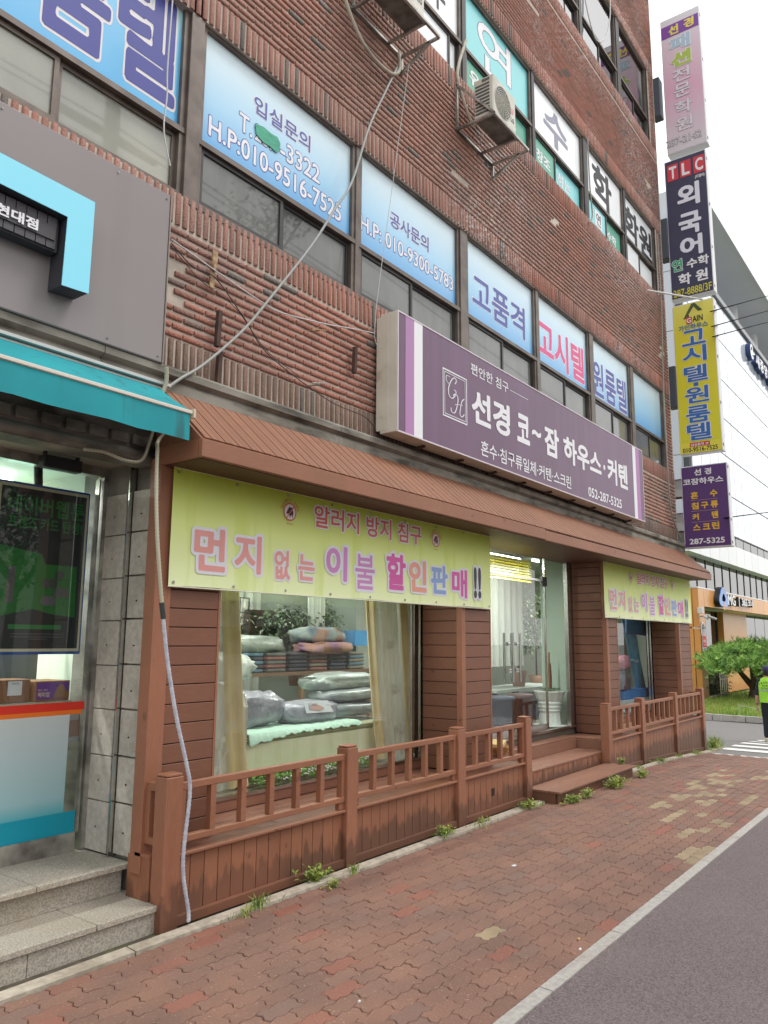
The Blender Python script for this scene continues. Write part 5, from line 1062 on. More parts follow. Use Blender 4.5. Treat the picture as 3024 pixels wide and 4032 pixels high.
def potted(label, c, h, spread, n, L, w, m, seed, pot=None, kind='potted_plant'):
    t = thing(kind, label, 'plant', c); rnd = random.Random(seed); q = MB(); ql = MB(); base = Vector(c)
    for b in range(7):
        a = rnd.uniform(0, 6.28); e = base+Vector((math.cos(a)*spread*rnd.uniform(.3, .9), math.sin(a)*spread*.5*rnd.uniform(.3, .9), h*rnd.uniform(.75, 1.1))); mid = base+Vector((0, 0, h*.45)); q.tube([base, base+Vector((0, 0, h*.3)), mid, e], [.02, .015, .01, .004], 5)
        for k in range(n//7): 
            u = rnd.random()**.6; p = mid.lerp(e, u)+Vector((rnd.gauss(0, spread*.25), rnd.gauss(0, spread*.2), rnd.gauss(0, h*.1))); leaf_mb(ql, p, (rnd.uniform(-1, 1), rnd.uniform(-1, .6), rnd.uniform(-.5, .5)), L*rnd.uniform(.6, 1.2), w*rnd.uniform(.6, 1.2), rnd, .8)
    q.build('stem', BARK, t); ql.build('foliage', m, t)
    if pot: q = MB(); q.lathe([(pot*.7, -.25), (pot, 0), (pot*.9, 0), (pot*.85, -.03)], c, 14); q.build('pot', ink(150, 110, 84), t)
    return t
potted('bushy dark potted tree in the middle of the rear wall', (7.45, 6.95, 1.5), .62, .62, 2400, .085, .045, LEAFD, 11, .12)
potted('large leaved plant at the left of the rear wall', (6.3, 6.9, 1.3), .8, .35, 60, .24, .1, LEAFD, 12, .12)
potted('light green potted tree beside the long white curtain', (8.1, 7.0, 1.5), .75, .3, 420, .07, .035, LEAF, 13, .12)
fl = thing('flower_bed', 'low row of green leaves with pink and white flowers along the window foot', 'flowers', (5.6, 4.98, .6)); q = MB(); r_ = random.Random(5)
for i in range(900):
    x = r_.uniform(4.84, 6.38); leaf_mb(q, (x, r_.uniform(4.92, 5.05), r_.uniform(.60, .68)), (r_.uniform(-1, 1), r_.uniform(-1, .3), r_.uniform(0, 1)), .045, .022, r_)
q.build('foliage', mat('bright_leaf', srgb(120, 176, 76), .6, var=.25, tint=True), fl); q = MB()
for i in range(90): x = r_.uniform(5.1, 6.38); c = (x, r_.uniform(4.9, 4.96), r_.uniform(.63, .70)); q.lathe([(.004, -.006), (.014, .002), (.006, .008)], c, 6)
q.build('blossom', mat('blossom', srgb(214, 190, 208), .6, col2=srgb(230, 228, 220), ns=20), fl, kind='stuff')
pl_ = thing('pendant_lamp', 'small black framed pendant lamp with a clear bulb', 'lamp', (6.3, 6.4, 2.1)); q = MB(); x, y, z = 6.1, 6.5, 2.12
q.tube([(x, y, 3.2), (x, y, z+.16)], .004, 5); q.build('cord', WB, pl_); q = MB(); [q.beam(a, b, .012, .012) for a, b in (((x-.07, y, z), (x+.07, y, z)), ((x-.07, y, z+.16), (x+.07, y, z+.16)), ((x-.07, y, z), (x-.07, y, z+.16)), ((x+.07, y, z), (x+.07, y, z+.16)))]; q.build('frame', WB, pl_)
q = MB(); q.lathe([(.01, .15), (.014, .12), (.03, .07), (.02, .03), (.002, .02)], (x, y, z), 12); q.build('bulb', ink(216, 216, 200), pl_)
q = MB(); q.box(6.95, 7.38, 1.6, 7.5, 7.40, 2.2); one('wall_hanging', q, mat('wood_screen', srgb(70, 58, 50), .7, col2=srgb(104, 90, 76), ns=10, st=(9, 1, .5)), 'dark slatted wooden panel on the rear wall behind the potted tree', 'wall panel')
q = MB(); q.box(8.2, 6.6, 1.75, 8.5, 6.8, 1.95); one('gift_box', q, ink(90, 160, 216), 'light blue box on the far end of the blanket table', 'box')
# notice pasted inside the glass, blind, flower pot, basket
q = MB(); q.box(4.13, 4.875, 2.02, 4.29, 4.877, 2.12); one('notice', q, ink(206, 200, 184), 'crumpled paper notice on the left display window', 'notice')
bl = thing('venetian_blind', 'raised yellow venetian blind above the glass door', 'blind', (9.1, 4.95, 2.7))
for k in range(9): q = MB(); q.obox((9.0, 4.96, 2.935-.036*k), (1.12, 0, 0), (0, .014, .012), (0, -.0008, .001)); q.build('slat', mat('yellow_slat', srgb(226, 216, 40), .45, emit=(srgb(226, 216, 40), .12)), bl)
q = MB(); [q.tube([(x, 4.945, 2.96), (x, 4.945, 2.6)], .003, 4) for x in (8.3, 9.0, 9.7, 10.0)]; q.build('cord', ink(220, 220, 190), bl)
po = thing('flower_pot', 'tall white fluted flower pot with succulents inside the side glass', 'flower pot', (11.0, 5.14, .58)); pc = (11.0, 5.14, .58)
q = MB(); q.lathe([(.19, 0), (.26, .02), (.26, .035), (.18, .04)], pc, 24); q.build('saucer', ink(226, 228, 224), po)
q = MB(); q.lathe([(.165, .04), (.155, .14), (.145, .22)], pc, 48, .04, 12); q.lathe([(.15, .22), (.165, .235), (.165, .25), (.15, .262), (.17, .28), (.17, .30), (.155, .315), (.175, .335), (.175, .355), (.165, .37)], pc, 32); q.lathe([(.165, .37), (.19, .42), (.22, .50), (.235, .52), (.22, .52)], pc, 48, .035, 12); q.build('pot', mat('white_ceramic', srgb(226, 230, 226), .25, coat=.3), po)
q = MB(); q.lathe([(.21, .5), (.1, .52), (.001, .525)], pc, 16); q.build('soil', ink(150, 110, 70), po); q = MB(); r_ = random.Random(8)
for i in range(160): a = r_.uniform(0, 6.28); p = Vector(pc)+Vector((math.cos(a)*.15*r_.random(), math.sin(a)*.15*r_.random(), .53)); leaf_mb(q, p, (math.cos(a), math.sin(a), .9), .06, .03, r_, .2)
q.build('succulent_leaf', mat('succulent', srgb(120, 150, 124), .6, var=.3, tint=True), po); q = MB(); q.tube([(11.02, 5.14, 1.1), (11.01, 5.14, 1.4), (11.02, 5.14, 1.66)], [.02, .016, .012], 7); q.tube([(11.06, 5.14, 1.1), (11.07, 5.14, 1.3), (11.055, 5.14, 1.5)], [.015, .013, .01], 7); q.build('stem', ink(140, 96, 72), po)
bk = thing('basket', 'small woven basket standing on the deck by the door', 'basket', (8.5, 4.66, .5)); q = MB(); q.lathe([(.10, 0), (.13, .07), (.145, .10), (.13, .10), (.11, .02)], (8.52, 4.66, .5), 20, .03, 10); q.build('body', mat('wicker', srgb(186, 142, 84), .8, col2=srgb(140, 100, 56), ns=40), bk); q = MB(); q.obox((8.52, 4.66, .62), (.08, .02, .02), (-.02, .08, 0), (0, 0, .02)); q.build('cloth', ink(206, 178, 120), bk)
# things behind the door
cn = thing('counter', 'dark counter with white top standing inside behind the glass door', 'counter', (11.8, 6.0, .58)); bx('top', 10.6, 5.8, 1.05, 13.0, 6.5, 1.09, ink(190, 196, 190), cn); each('leg', [(10.65, 5.85, .58, 10.72, 5.92, 1.05), (11.3, 5.85, .58, 11.4, 5.92, 1.05), (12.9, 5.85, .58, 12.97, 5.92, 1.05)], ink(60, 56, 54), cn); bx('panel', 11.45, 5.9, .58, 12.8, 5.94, 1.0, ink(70, 78, 96), cn)
potted('potted plants on the counter behind the door handles', (11.9, 6.1, 1.34), .6, .5, 600, .07, .035, LEAF, 21, .14); potted('tall potted plant behind the right door leaf', (13.6, 6.6, 1.2), 1.3, .6, 700, .08, .04, LEAFD, 22, .16)
curtain('curtain', 'white curtain hanging inside behind the left door leaf', 'curtain', (10.1, 11.3), (10.1, 11.3), 5.7, 1.45, 3.2, WCURT, nf=6)
for k, (x, c, lb) in enumerate(((9.9, (74, 80, 96), 'dark blue upholstered stool inside left of the door handles'), (10.5, (90, 60, 54), 'red brown stool inside behind the door handles'))):
    t = thing('stool', lb, 'stool', (x, 5.35, .58), group='stools inside the door'); q = MB(); q.lathe([(.15, 0), (.17, .42), (.19, .44), (.19, .48), (.16, .49)], (x, 5.35, .58), 18); q.build('seat', ink(*c), t)
q = MB(); q.box(11.19, 5.0, .58, 11.21, 5.4, .6)
# far window
cs = curtain('curtain', 'light blue curtain tied back in the far display window', 'curtain', (14.1, 14.6), (15.0, 15.4), 5.15, .75, 2.6, TQC, nf=5); q = MB(); q.tube(cv([(14.3, 5.05, 1.50), (14.5, 5.02, 1.46), (14.75, 5.1, 1.48)]), .02, 6); q.build('tie_back', ink(150, 190, 206), cs)
curtain('curtain', 'white curtain with brown leaf print in the far display window', 'curtain', (13.75, 14.15), (13.95, 14.4), 5.35, .9, 2.8, mat('leaf_print', srgb(206, 204, 190), .7, grime=(srgb(130, 84, 56), 9, .6, .62, .9)), nf=3)
q = MB(); q.prism([(13.95, 1.98), (15.3, 1.93), (15.38, 2.05), (15.1, 2.5), (14.1, 2.5)], 'y', 5.0, 5.03); q.v = [(a, b+.02*math.sin(a*9), c) for a, b, c in q.v]; one('valance', q, mat('deep_blue_cloth', srgb(24, 96, 156), .6), 'deep blue gathered valance above the light blue curtain', 'curtain')
bag('pink plastic wrapped pillow in the far window', (13.95, 5.1, 1.46), (.2, .12, .13), PLG('bag_pink', (206, 128, 150)), .2, 14)
bag('dark quilt pack wrapped in plastic in the far window', (13.98, 5.15, 1.12), (.32, .14, .2), PLG('bag_navy', (84, 88, 106)), .2, 15)
t = thing('display_box', 'row of bright blue cartons with white stripes in the far window', 'boxes', (14.6, 5.1, .58)); bx('carton', 13.75, 5.0, .82, 15.3, 5.25, .97, ink(40, 130, 200), t, .004); bx('carton', 13.75, 4.95, .60, 15.3, 5.25, .815, ink(196, 208, 216), t, .004)
for k in range(7): quad(facade(4.948), 13.95+.2*k, .68, 14.05+.2*k, .75, .001, ink(60, 140, 200), t)
bx('inner_partition', 14.2, 5.75, .58, 15.5, 5.79, 3.1, mat('pale_partition', srgb(186, 206, 190), .7), shop)

# ================================================================== BANK BUILDING BEYOND
bank = thing('bank_building', 'tall white panelled bank building with orange ground floor beyond the driveway', 'building', (50, 12, -.6))
ORG = mat('orange_panel', srgb(206, 146, 70), .4, var=.05, col2=srgb(196, 134, 60), ns=.5, coat=.15); WPAN = mat('white_panel', srgb(224, 226, 228), .45, var=.03, coat=.15); SOF = mat('grey_soffit', srgb(228, 231, 234), .5, col2=srgb(220, 225, 228), ns=.2)
BKD = ink(70, 66, 62); BX = 33.7; BY = 9.0
GLB = glass('bank_glass', (.2, .25, .28, 1), 4.)
bx('core', BX+.3, BY+1.4, -.6, 120, 40, 18.9, mat('bank_core', srgb(120, 124, 128), .7), bank)
bx('side_wall', BX+.05, BY+.3, 5.4, BX+.3, 40, 22, mat('bank_side', srgb(176, 182, 188), .6), bank)
for k in range(5):
    for j in range(3): bx('side_panel', BX-.02, BY+.35+2.4*j, 6.95+2.8*k, BX+.05, BY+.32+2.4*(j+1), 9.72+2.8*k, mat('bank_side_panel', srgb(172, 178, 186), .5, var=.03), bank)
# orange ground floor
each('orange_panel', [(BX, BY, -.6+1.5*k, BX+.85, BY+.25, .88+1.5*k) for k in range(2)]+[(BX, BY, 2.42, BX+.85, BY+.25, 4.04)], ORG, bank, .01)
each('orange_panel', [(BX-.03, BY+.26, -.6+1.5*k, BX+.1, BY+3, .88+1.5*k) for k in range(2)]+[(BX-.03, BY+.26, 2.42, BX+.1, BY+3, 4.04)], ORG, bank, .01)
x = BX+.87
while x < 70: bx('orange_panel', x, BY, 3.3-.02*(x-BX)*0, x+2.9, BY+.25, 4.04, ORG, bank, .01); x += 2.93
bx('band_soffit', BX+.87, BY+.25, 3.3, 110, BY+1.6, 3.36, SOF, bank); bx('band_top', BX, BY, 4.045, 110, BY+1.2, 4.1, SOF, bank)
bx('band_core', BX+.9, BY+.26, 3.37, 110, BY+.3, 4.03, BKD, bank)
each('shopfront_pane', [(BX+.9+2.2*k, BY+1.2, -.55, BX+3.02+2.2*k, BY+1.22, 3.28) for k in range(3)], GLB, bank); each('shopfront_post', [(BX+.82+2.2*k, BY+1.15, -.6, BX+.9+2.2*k, BY+1.3, 3.3) for k in range(5)], ALUD, bank)
bx('orange_recess', BX+7.6, BY+.9, -.6, BX+12.5, BY+1.3, 3.3, ORG, bank); each('shopfront_pane', [(BX+12.6+2.5*k, BY+1.0, -.55, BX+15+2.5*k, BY+1.02, 3.28) for k in range(6)], GLB, bank)
bx('lobby_floor', BX+.3, BY+1.25, -.6, 90, BY+1.4, 3.3, mat('lobby_dark', srgb(96, 84, 66), .6), bank)
# glass strip, white fascia, glass parapet wall
x = BX-.3
while x < 78: bx('strip_pane', x+.03, BY+.32, 4.12, x+1.42, BY+.35, 5.42, GLB, bank); bx('strip_mullion', x-.018, BY+.29, 4.12, x+.018, BY+.37, 5.42, ALUD, bank); x += 1.45
bx('strip_back', BX, BY+.9, 4.1, 110, BY+1.2, 5.5, mat('dim_room', srgb(120, 124, 124), .8), bank)
bx('overhang_soffit', BX-1.6, BY-.1, 5.42, 110, BY+.9, 5.48, SOF, bank)
x = BX-1.6
while x < 84: bx('fascia_panel', x+.012, BY-.18, 5.42, x+1.58, BY-.1, 6.36, WPAN, bank); x += 1.6
bx('fascia_core', BX-1.58, BY-.098, 5.44, 110, BY+1.4, 6.34, BKD, bank)
x = BX-1.0
WG = glass('mirror_wall', (.5, .54, .58, 1), 4.2)
while x < 84: bx('balustrade_pane', x+.012, BY-.05, 6.36, x+1.58, BY-.035, 6.86, WG, bank); bx('balustrade_post', x-.02, BY-.06, 6.36, x+.012, BY-.02, 6.86, ALUD, bank); x += 1.6
bx('handrail', BX-1.6, BY-.09, 6.86, 110, BY-.02, 6.92, ALUD, bank)
CLADW = mat('white_glass_panel', srgb(196, 204, 212), .12, var=.03, coat=.5, spec=.5, bump=.1, bs=.8)
zz = [6.9, 8.9, 10.86, 12.78, 14.8, 16.9, 18.95]
for a, b in zip(zz, zz[1:]):
    x = BX+.3
    while x < 76: bx('wall_panel', x+.03, BY, a+.03, x+1.47, BY+.06, b-.03, CLADW, bank); x += 1.5
bx('wall_backing', BX+.1, BY+.065, 6.9, 110, BY+1.3, 19.0, mat('panel_joint', srgb(60, 66, 72), .6), bank); bx('coping', BX-.1, BY-.12, 19.02, 110, BY+.3, 19.3, ink(150, 152, 156), bank)
# roof canopy on round columns
bx('roof_soffit', 39.6, BY, 24.1, 110, BY+9, 24.2, SOF, bank); bx('top_recess_wall', 60, BY+5.2, 19.0, 110, BY+5.4, 24.1, mat('recess_wall', srgb(176, 180, 184), .6), bank)
x = 39.5
while x < 90: bx('roof_fascia_panel', x+.012, BY-.1, 24.05, x+1.98, BY, 25.0, WPAN, bank); x += 2
bx('roof_slab', 39.55, BY+.01, 24.21, 110, BY+9, 24.98, BKD, bank)
for k in range(6): q = MB(); q.tube([(54+6*k, BY+2.1, 19.0), (54+6*k, BY+2.1, 24.1)], .3, 20, False); q.build('column', mat('col_white', srgb(206, 208, 206), .5), bank)
# lettering on the bank
fk = facade(BY); K = ink(40, 42, 46)
sg = thing('bank_sign', 'blue clover emblem and white letters MG and 365 on the orange band', 'sign', (39, 8.9, 3.3))
CB = mat('clover_blue', srgb(30, 130, 214), .35, coat=.3, extra=zgrad(3.3, srgb(30, 130, 214), 4.27, srgb(14, 80, 168))); cxx, czz = 36.85, 3.75
def clover(rx, rz, k=1.):
    P = []
    for ox, oz, r in ((0, .27, .24), (-.42, -.2, .30), (.42, -.2, .30)): pass
    n = 60; out = []
    for i in range(n):
        a = 2*math.pi*i/n; r = 1+.13*math.cos(3*(a-math.pi/2)); out.append((cxx+rx*k*r*math.cos(a)*.86, czz+rz*k*r*math.sin(a)*.86))
    return out
def ringpoly(fr, o, i_, lift, ext, m, parent, nm):
    n = len(o); q = MB(); q.add([fr.p(*p, lift+ext) for p in o]+[fr.p(*p, lift+ext) for p in i_], [(k, (k+1) % n, n+(k+1) % n, n+k) for k in range(n)])
    for L_ in (o, i_): q.add([fr.p(*p, lift) for p in L_]+[fr.p(*p, lift+ext) for p in L_], [(k, (k+1) % n, n+(k+1) % n, n+k) for k in range(n)])
    q.build(nm, m, parent)
ringpoly(fk, clover(.86, .5), clover(.86, .5, .40), .22, .03, CB, sg, 'emblem'); ringpoly(fk, clover(.87, .51), clover(.84, .48, .42), .0, .22, K, sg, 'emblem_side')
quad(fk, 36.77, 3.22, 36.93, 3.55, .255, ORG, sg)
for s, a, b, c, d in (('MG', 37.95, 3.49, 39.35, 3.98), ('|', 40.02, 3.5, 40.14, 3.96), ('365', 40.62, 3.56, 41.7, 3.92), ('코너', 41.85, 3.56, 42.95, 3.92)): text(fk, s, a, c-.0 if False else b, c, d, [(.03, INK_W, .16)], sg, ext=.01); text(fk, s, a-.05, b, c-.05, d, [(.035, K, .0)], sg, ext=.155)
s2 = thing('bank_sign', 'white lettering with dark blue sides high on the white bank wall', 'sign', (48, 8.8, 17.6)); f9 = facade(8.99); BLS = ink(34, 56, 106)
ring(f9, 46.75, 18.25, .28, .45, .25, INK_W, s2, 20, .7, 5.6); ring(f9, 46.75, 18.25, .25, .5, .0, BLS, s2, 20, .7, 5.6, ext=.24); quad(f9, 46.72, 18.05, 46.95, 18.45, .25, INK_W, s2)
for i, ch in enumerate('새중앙새마을금고'): x = 47.7+1.12*i; z = 18.1; text(f9, ch, x, z-.38, x+.95, z+.38, [(.03, INK_W, .25)], s2, ext=.01); text(f9, ch, x-.08, z-.42, x+1.0, z+.40, [(.06, BLS, .0)], s2, ext=.24)
ap = thing('address_plate', 'house number plate reading 623 on the orange pillar', 'address plate', (33.95, 8.9, 2.1)); f8 = facade(8.98)
poly(f8, [(33.74, 2.14), (34.28, 2.14), (34.28, 2.5), (34.01, 2.66), (33.74, 2.5)], .01, INK_W, ap, 'plate', .015); poly(f8, [(33.79, 2.17), (34.23, 2.17), (34.23, 2.48), (34.01, 2.6), (33.79, 2.48)], .027, ink(44, 52, 70), ap); text(f8, '623', 33.84, 2.2, 34.19, 2.36, [(.02, INK_W, .03)], ap); text(f8, '염포로', 33.88, 2.42, 34.14, 2.5, [(.0, INK_W, .03)], ap)
sp_ = thing('security_plate', 'red and grey security plate below the number plate', 'sign plate', (34, 8.9, 1.4)); bx('plate', 33.78, 8.95, 1.45, 34.34, 8.975, 2.1, ink(190, 194, 200), sp_); f7 = facade(8.949); quad(f7, 33.8, 1.62, 34.32, 2.08, .002, ink(212, 44, 48), sp_); text(f7, '에스원', 33.9, 1.8, 34.22, 1.93, [(.02, INK_W, .004)], sp_); text(f7, 'SECOM', 33.92, 1.68, 34.2, 1.74, [(0, INK_W, .004)], sp_); text(f7, '오·세콤', 33.84, 1.5, 34.1, 1.58, [(0, ink(70, 80, 96), .004)], sp_)
jb = thing('junction_box', 'white junction box on the edge of the orange pillar', 'junction box', (33.5, 8.8, 3.1)); bx('box', 33.38, 8.8, 2.98, 33.66, 8.98, 3.22, ink(206, 206, 204), jb, .01)
for i, (x, dx, lb) in enumerate(((33.45, -.5, 'left security camera under the junction box'), (33.75, .6, 'right security camera under the junction box'))):
    t = thing('security_camera', lb, 'camera', (x, 8.85, 2.85), group='security cameras on the orange pillar'); q = MB(); q.beam((x, 8.97, 2.86), (x+dx*.35, 8.75, 2.86), .05, .05); q.build('arm', ink(150, 150, 150), t); q = MB(); q.tube([(x+dx*.3, 8.72, 2.87), (x+dx*.9, 8.5, 2.76)], .055, 10); q.build('housing', ink(170, 170, 168), t)
# lawn island, kerb, rope, pine
isl = MB(); isl.add([(26.75, 4.6, -.44), (26.9, 7.2, -.44), (27.2, 30, -.44), (33.7, 30, -.44), (33.7, 9, -.44), (120, 9, -.44), (120, 3.0, -.44), (27.6, 3.0, -.44), (26.9, 3.6, -.44)], [(0, 8, 7, 6, 5, 4, 3, 2, 1)]); LAWN = mat('lawn', srgb(104, 134, 52), .9, col2=srgb(130, 150, 66), ns=2.2, bump=1, bs=30, grime=(srgb(140, 132, 70), 1.2, .5, .7, .6)); structure('lawn_ground', isl, LAWN)
kb = structure('island_kerb', gsheet(26.5, 26.6, 3, 8, 0, 2), ASPG); KP = [(27.9, 2.86), (27.0, 3.1), (26.68, 3.9), (26.6, 4.9), (26.66, 5.9), (26.76, 6.9), (26.86, 7.9), (26.98, 9.2), (27.1, 12), (27.1, 15)]
for (a, b), (c, d) in zip(KP, KP[1:]): q = MB(); A, B = Vector((a, b, -.52)), Vector((c, d, -.52)); e = (B-A).normalized()*.012; q.beam(A+e, B-e, .16, .18); q.build('kerb_stone', KERB, kb)
q = MB(); r_ = random.Random(2)
for i in range(16000):
    x = 26.9+13*r_.random()**1.6; y = r_.uniform(3.6, 9.0 if x > 33.5 else 13)
    h = r_.uniform(.06, .17); a = r_.uniform(0, 6.28); w = .016; q.tint = r_.random(); q.add([(x, y, -.44), (x+w*math.cos(a), y+w*math.sin(a), -.44), (x+r_.uniform(-.07, .07), y+r_.uniform(-.07, .07), -.44+h)], [(0, 1, 2)])
o = q.build('grass', mat('grass_blades', srgb(110, 148, 50), .8, var=.3, tint=True, col2=srgb(150, 156, 74), ns=1.5)); o['kind'] = 'stuff'; o['label'] = 'short green lawn grass on the island beyond the driveway'; o['category'] = 'grass'
q = MB(); q.tube([(27.4, 6.25, -.44), (27.4, 6.25, -.14)], .02, 6); q.tube(cv([(27.4, 6.25, -.15), (27.5, 5.6, -.28), (27.6, 4.9, -.33), (27.7, 4.0, -.2)]), .012, 5); one('rope_barrier', q, ink(170, 176, 150), 'low rope strung from a short stake on the lawn', 'rope')
pine = thing('pine_tree', 'low spreading pine with twisting dark limbs on the lawn', 'tree', (35.0, 7.3, -.44)); rt = Vector((35.1, 7.35, -.48))
q = MB(); r_ = random.Random(31); tips = []
def limb(p, d, r, L, depth):
    P = [p]; d = Vector(d).normalized(); rs = [r]
    for k in range(4):
        d = (d+Vector((r_.uniform(-.3, .3), r_.uniform(-.3, .3), r_.uniform(-.12, .2)-(.5 if P[-1].z > 1.05 else 0)))).normalized()
        if P[-1].z > 1.3: d.z = min(d.z, -.05)
        P.append(P[-1]+d*L/4); rs.append(r*(1-.17*(k+1)))
    q.tube(P, rs, 7)
    if depth:
        for k in (2, 3, 4): 
            for _ in range(1 if k < 4 else 2): limb(P[k], d+Vector((r_.uniform(-1.1, 1.1), r_.uniform(-1.0, 1.0), r_.uniform(-.1, .45))), rs[k]*.62, L*.62, depth-1)
    else: tips.append(P[-1])
for d, L in (((-.9, .1, .75), 1.9), ((-.3, -.3, 1), 1.7), ((.5, .1, 1), 1.7), ((1, -.2, .7), 1.9), ((-.7, -.2, .5), 1.9), ((.2, .6, .8), 1.6)): limb(rt+Vector((0, 0, .45)), d, .15, L, 2)
q.tube([rt, rt+Vector((-.03, 0, .3)), rt+Vector((0, 0, .6))], [.30, .24, .2], 9); q.build('trunk', BARK, pine)
q = MB(); NG = mat('pine_needle', srgb(134, 172, 72), .6, var=.4, tint=True, col2=srgb(84, 128, 52), ns=2.5)
pads = []
for i in range(110):
    a = r_.uniform(0, 6.28); rr_ = r_.random()**.55; x = 34.5+4.4*rr_*math.cos(a)*.86; y = 7.35+1.55*rr_*math.sin(a); top = 1.95-.75*rr_**2; pads.append((x, y, r_.uniform(top-.55, top-.1)-.12*(1 if r_.random() < .3 else 0)))
for px_, py_, pz_ in pads:
    for k in range(34):
        a = r_.uniform(0, 6.28); R_ = .62*r_.random()**.5; c = Vector((px_+R_*math.cos(a)*1.15, py_+R_*math.sin(a)*.7, pz_+r_.gauss(0, .07)+.12*(1-R_/.62))); q.tint = r_.random()
        ax = Vector((r_.uniform(-1, 1), r_.uniform(-1, 1), r_.uniform(.1, .9))).normalized()
        for j in range(7):
            d = (ax+Vector((r_.uniform(-.9, .9), r_.uniform(-.9, .9), r_.uniform(-.5, .9)))*.8).normalized(); s_ = d.orthogonal().normalized()*.011; s_ = s_*1.5; q.add([c-s_, c+s_, c+d*r_.uniform(.16, .30)], [(0, 1, 2)])
q.build('crown', NG, pine)
# second, darker shrub row and thin posts left of the pine
sh = thing('shrub', 'dark green shrub under the pine beside the orange pillar', 'shrub', (35.5, 9.3, -.44)); q = MB()
for i in range(2600): x, y, z = r_.gauss(35.9, .75), r_.gauss(9.3, .3), abs(r_.gauss(0, .65))-.4; leaf_mb(q, (x, y, z), (r_.uniform(-1, 1), r_.uniform(-1, 1), r_.uniform(-.3, 1)), .13, .06, r_)
q.build('foliage', LEAFD, sh)
rk = thing('bike_rack', 'steel tube rack beside the orange pillar on the lawn edge', 'rack', (35.3, 8.6, -.44)); q = MB()
for k in range(5): q.tube([(34.75+.3*k, 8.6, -.44), (34.75+.3*k, 8.6, .75)], .025, 6)
q.tube([(34.75, 8.6, .3), (36.0, 8.6, .3)], .015, 6); q.build('tube', STEEL, rk)

# ================================================================== PERSON ON THE CROSSWALK (walking away)
per = thing('person', 'person in navy cap and lime green safety vest walking away over the crosswalk', 'person', (19.0, 3.72, -.30))
px_, py_, g_ = 19.0, 3.72, -.30
def skin_obj(name, verts, edges, radii, m, parent, lv=2, root=0):
    me = bpy.data.meshes.new(name); me.from_pydata([Vector(v) for v in verts], edges, []); o = bpy.data.objects.new(name, me); COL.objects.link(o)
    md = o.modifiers.new('s', 'SKIN'); md.use_smooth_shade = True
    for i, r in enumerate(radii): me.skin_vertices[0].data[i].radius = r if isinstance(r, tuple) else (r, r)
    me.skin_vertices[0].data[root].use_root = True
    s2_ = o.modifiers.new('u', 'SUBSURF'); s2_.levels = lv; s2_.render_levels = lv
    bpy.context.view_layer.update(); dg = bpy.context.evaluated_depsgraph_get(); nm = bpy.data.meshes.new_from_object(o.evaluated_get(dg)); bpy.data.objects.remove(o)
    nm.materials.clear(); [nm.materials.append(q_) for q_ in (m if isinstance(m, list) else [m])]
    for p_ in nm.polygons: p_.use_smooth = True
    return obj(name, nm, parent)
# local frame: forward = +x, left = +y.  y smaller = further right in the picture
def Pp(f, s_, z): return (px_+f*.95, py_+s_*.95, g_+z*.935)
V_ = [Pp(0, 0, .92), Pp(0, 0, 1.08), Pp(.01, 0, 1.24), Pp(.01, 0, 1.38), Pp(.02, 0, 1.46), Pp(.035, 0, 1.56), Pp(.04, 0, 1.64),
      Pp(.0, .095, .86), Pp(.06, .10, .49), Pp(-.02, .10, .09), Pp(.0, -.095, .86), Pp(.0, -.10, .48), Pp(-.17, -.10, .13),
      Pp(0, .17, 1.39), Pp(-.02, .235, 1.13), Pp(.03, .26, .88), Pp(.045, .262, .81), Pp(0, -.17, 1.39), Pp(-.03, -.235, 1.13), Pp(-.02, -.255, .89), Pp(-.01, -.26, .82)]
E_ = [(0, 1), (1, 2), (2, 3), (3, 4), (4, 5), (5, 6), (0, 7), (7, 8), (8, 9), (0, 10), (10, 11), (11, 12), (3, 13), (13, 14), (14, 15), (15, 16), (3, 17), (17, 18), (18, 19), (19, 20)]
rad = [(.15, .11), (.15, .11), (.16, .11), (.14, .09), .052, .085, .08, .095, .07, .05, .095, .07, .05, .07, .05, .036, .028, .07, .05, .036, .028]
SKINM = mat('skin', srgb(186, 140, 118), .6); TRO = mat('black_trousers', srgb(30, 32, 38), .8); SHI = mat('dark_shirt', srgb(36, 40, 48), .8)
body = skin_obj('body', V_, E_, rad, [TRO, SHI, SKINM], per)
for p_ in body.data.polygons:
    c = p_.center; z = (c.z-g_)/.935; s_ = abs(c.y-py_)/.95
    p_.material_index = 2 if (z > 1.47 or (s_ > .19 and z < 1.06 and z > .7)) else (1 if (z > .98 or s_ > .2) else 0)
for sd_, hx in ((1, (.045, .262, .81)), (-1, (-.01, -.26, .82))):
    q = MB(); hv = Vector(Pp(*hx)); q.blob((hv.x+.01, hv.y, hv.z-.05), .028, .018, .05, .05, n=10, m=6)
    for k, (dx, L_) in enumerate(((-.024, .06), (-.008, .075), (.01, .08), (.026, .068))): q.tube([hv+Vector((dx+.008, 0, -.08)), hv+Vector((dx+.012, -sd_*.006, -.08-L_*.5)), hv+Vector((dx+.008, -sd_*.02, -.08-L_))], [.010, .009, .007], 6)
    q.tube([hv+Vector((.03, 0, -.03)), hv+Vector((.05, -sd_*.01, -.07)), hv+Vector((.05, -sd_*.018, -.095))], [.012, .01, .008], 6); q.build('hand', SKINM, per)
q = MB(); q.tube([Pp(.035, .26, .87), Pp(.04, .261, .855)], .038, 12); q.build('watch', ink(40, 24, 28), per)
VEST = mat('lime_vest', srgb(170, 236, 70), .7, col2=srgb(156, 222, 62), ns=5)
q = MB(); prof = [(.0, .90, .19, .145), (.0, 1.0, .195, .145), (.0, 1.15, .2, .145), (.0, 1.30, .205, .14), (.0, 1.38, .195, .12), (.0, 1.44, .15, .10), (.02, 1.475, .08, .075)]; n = 28
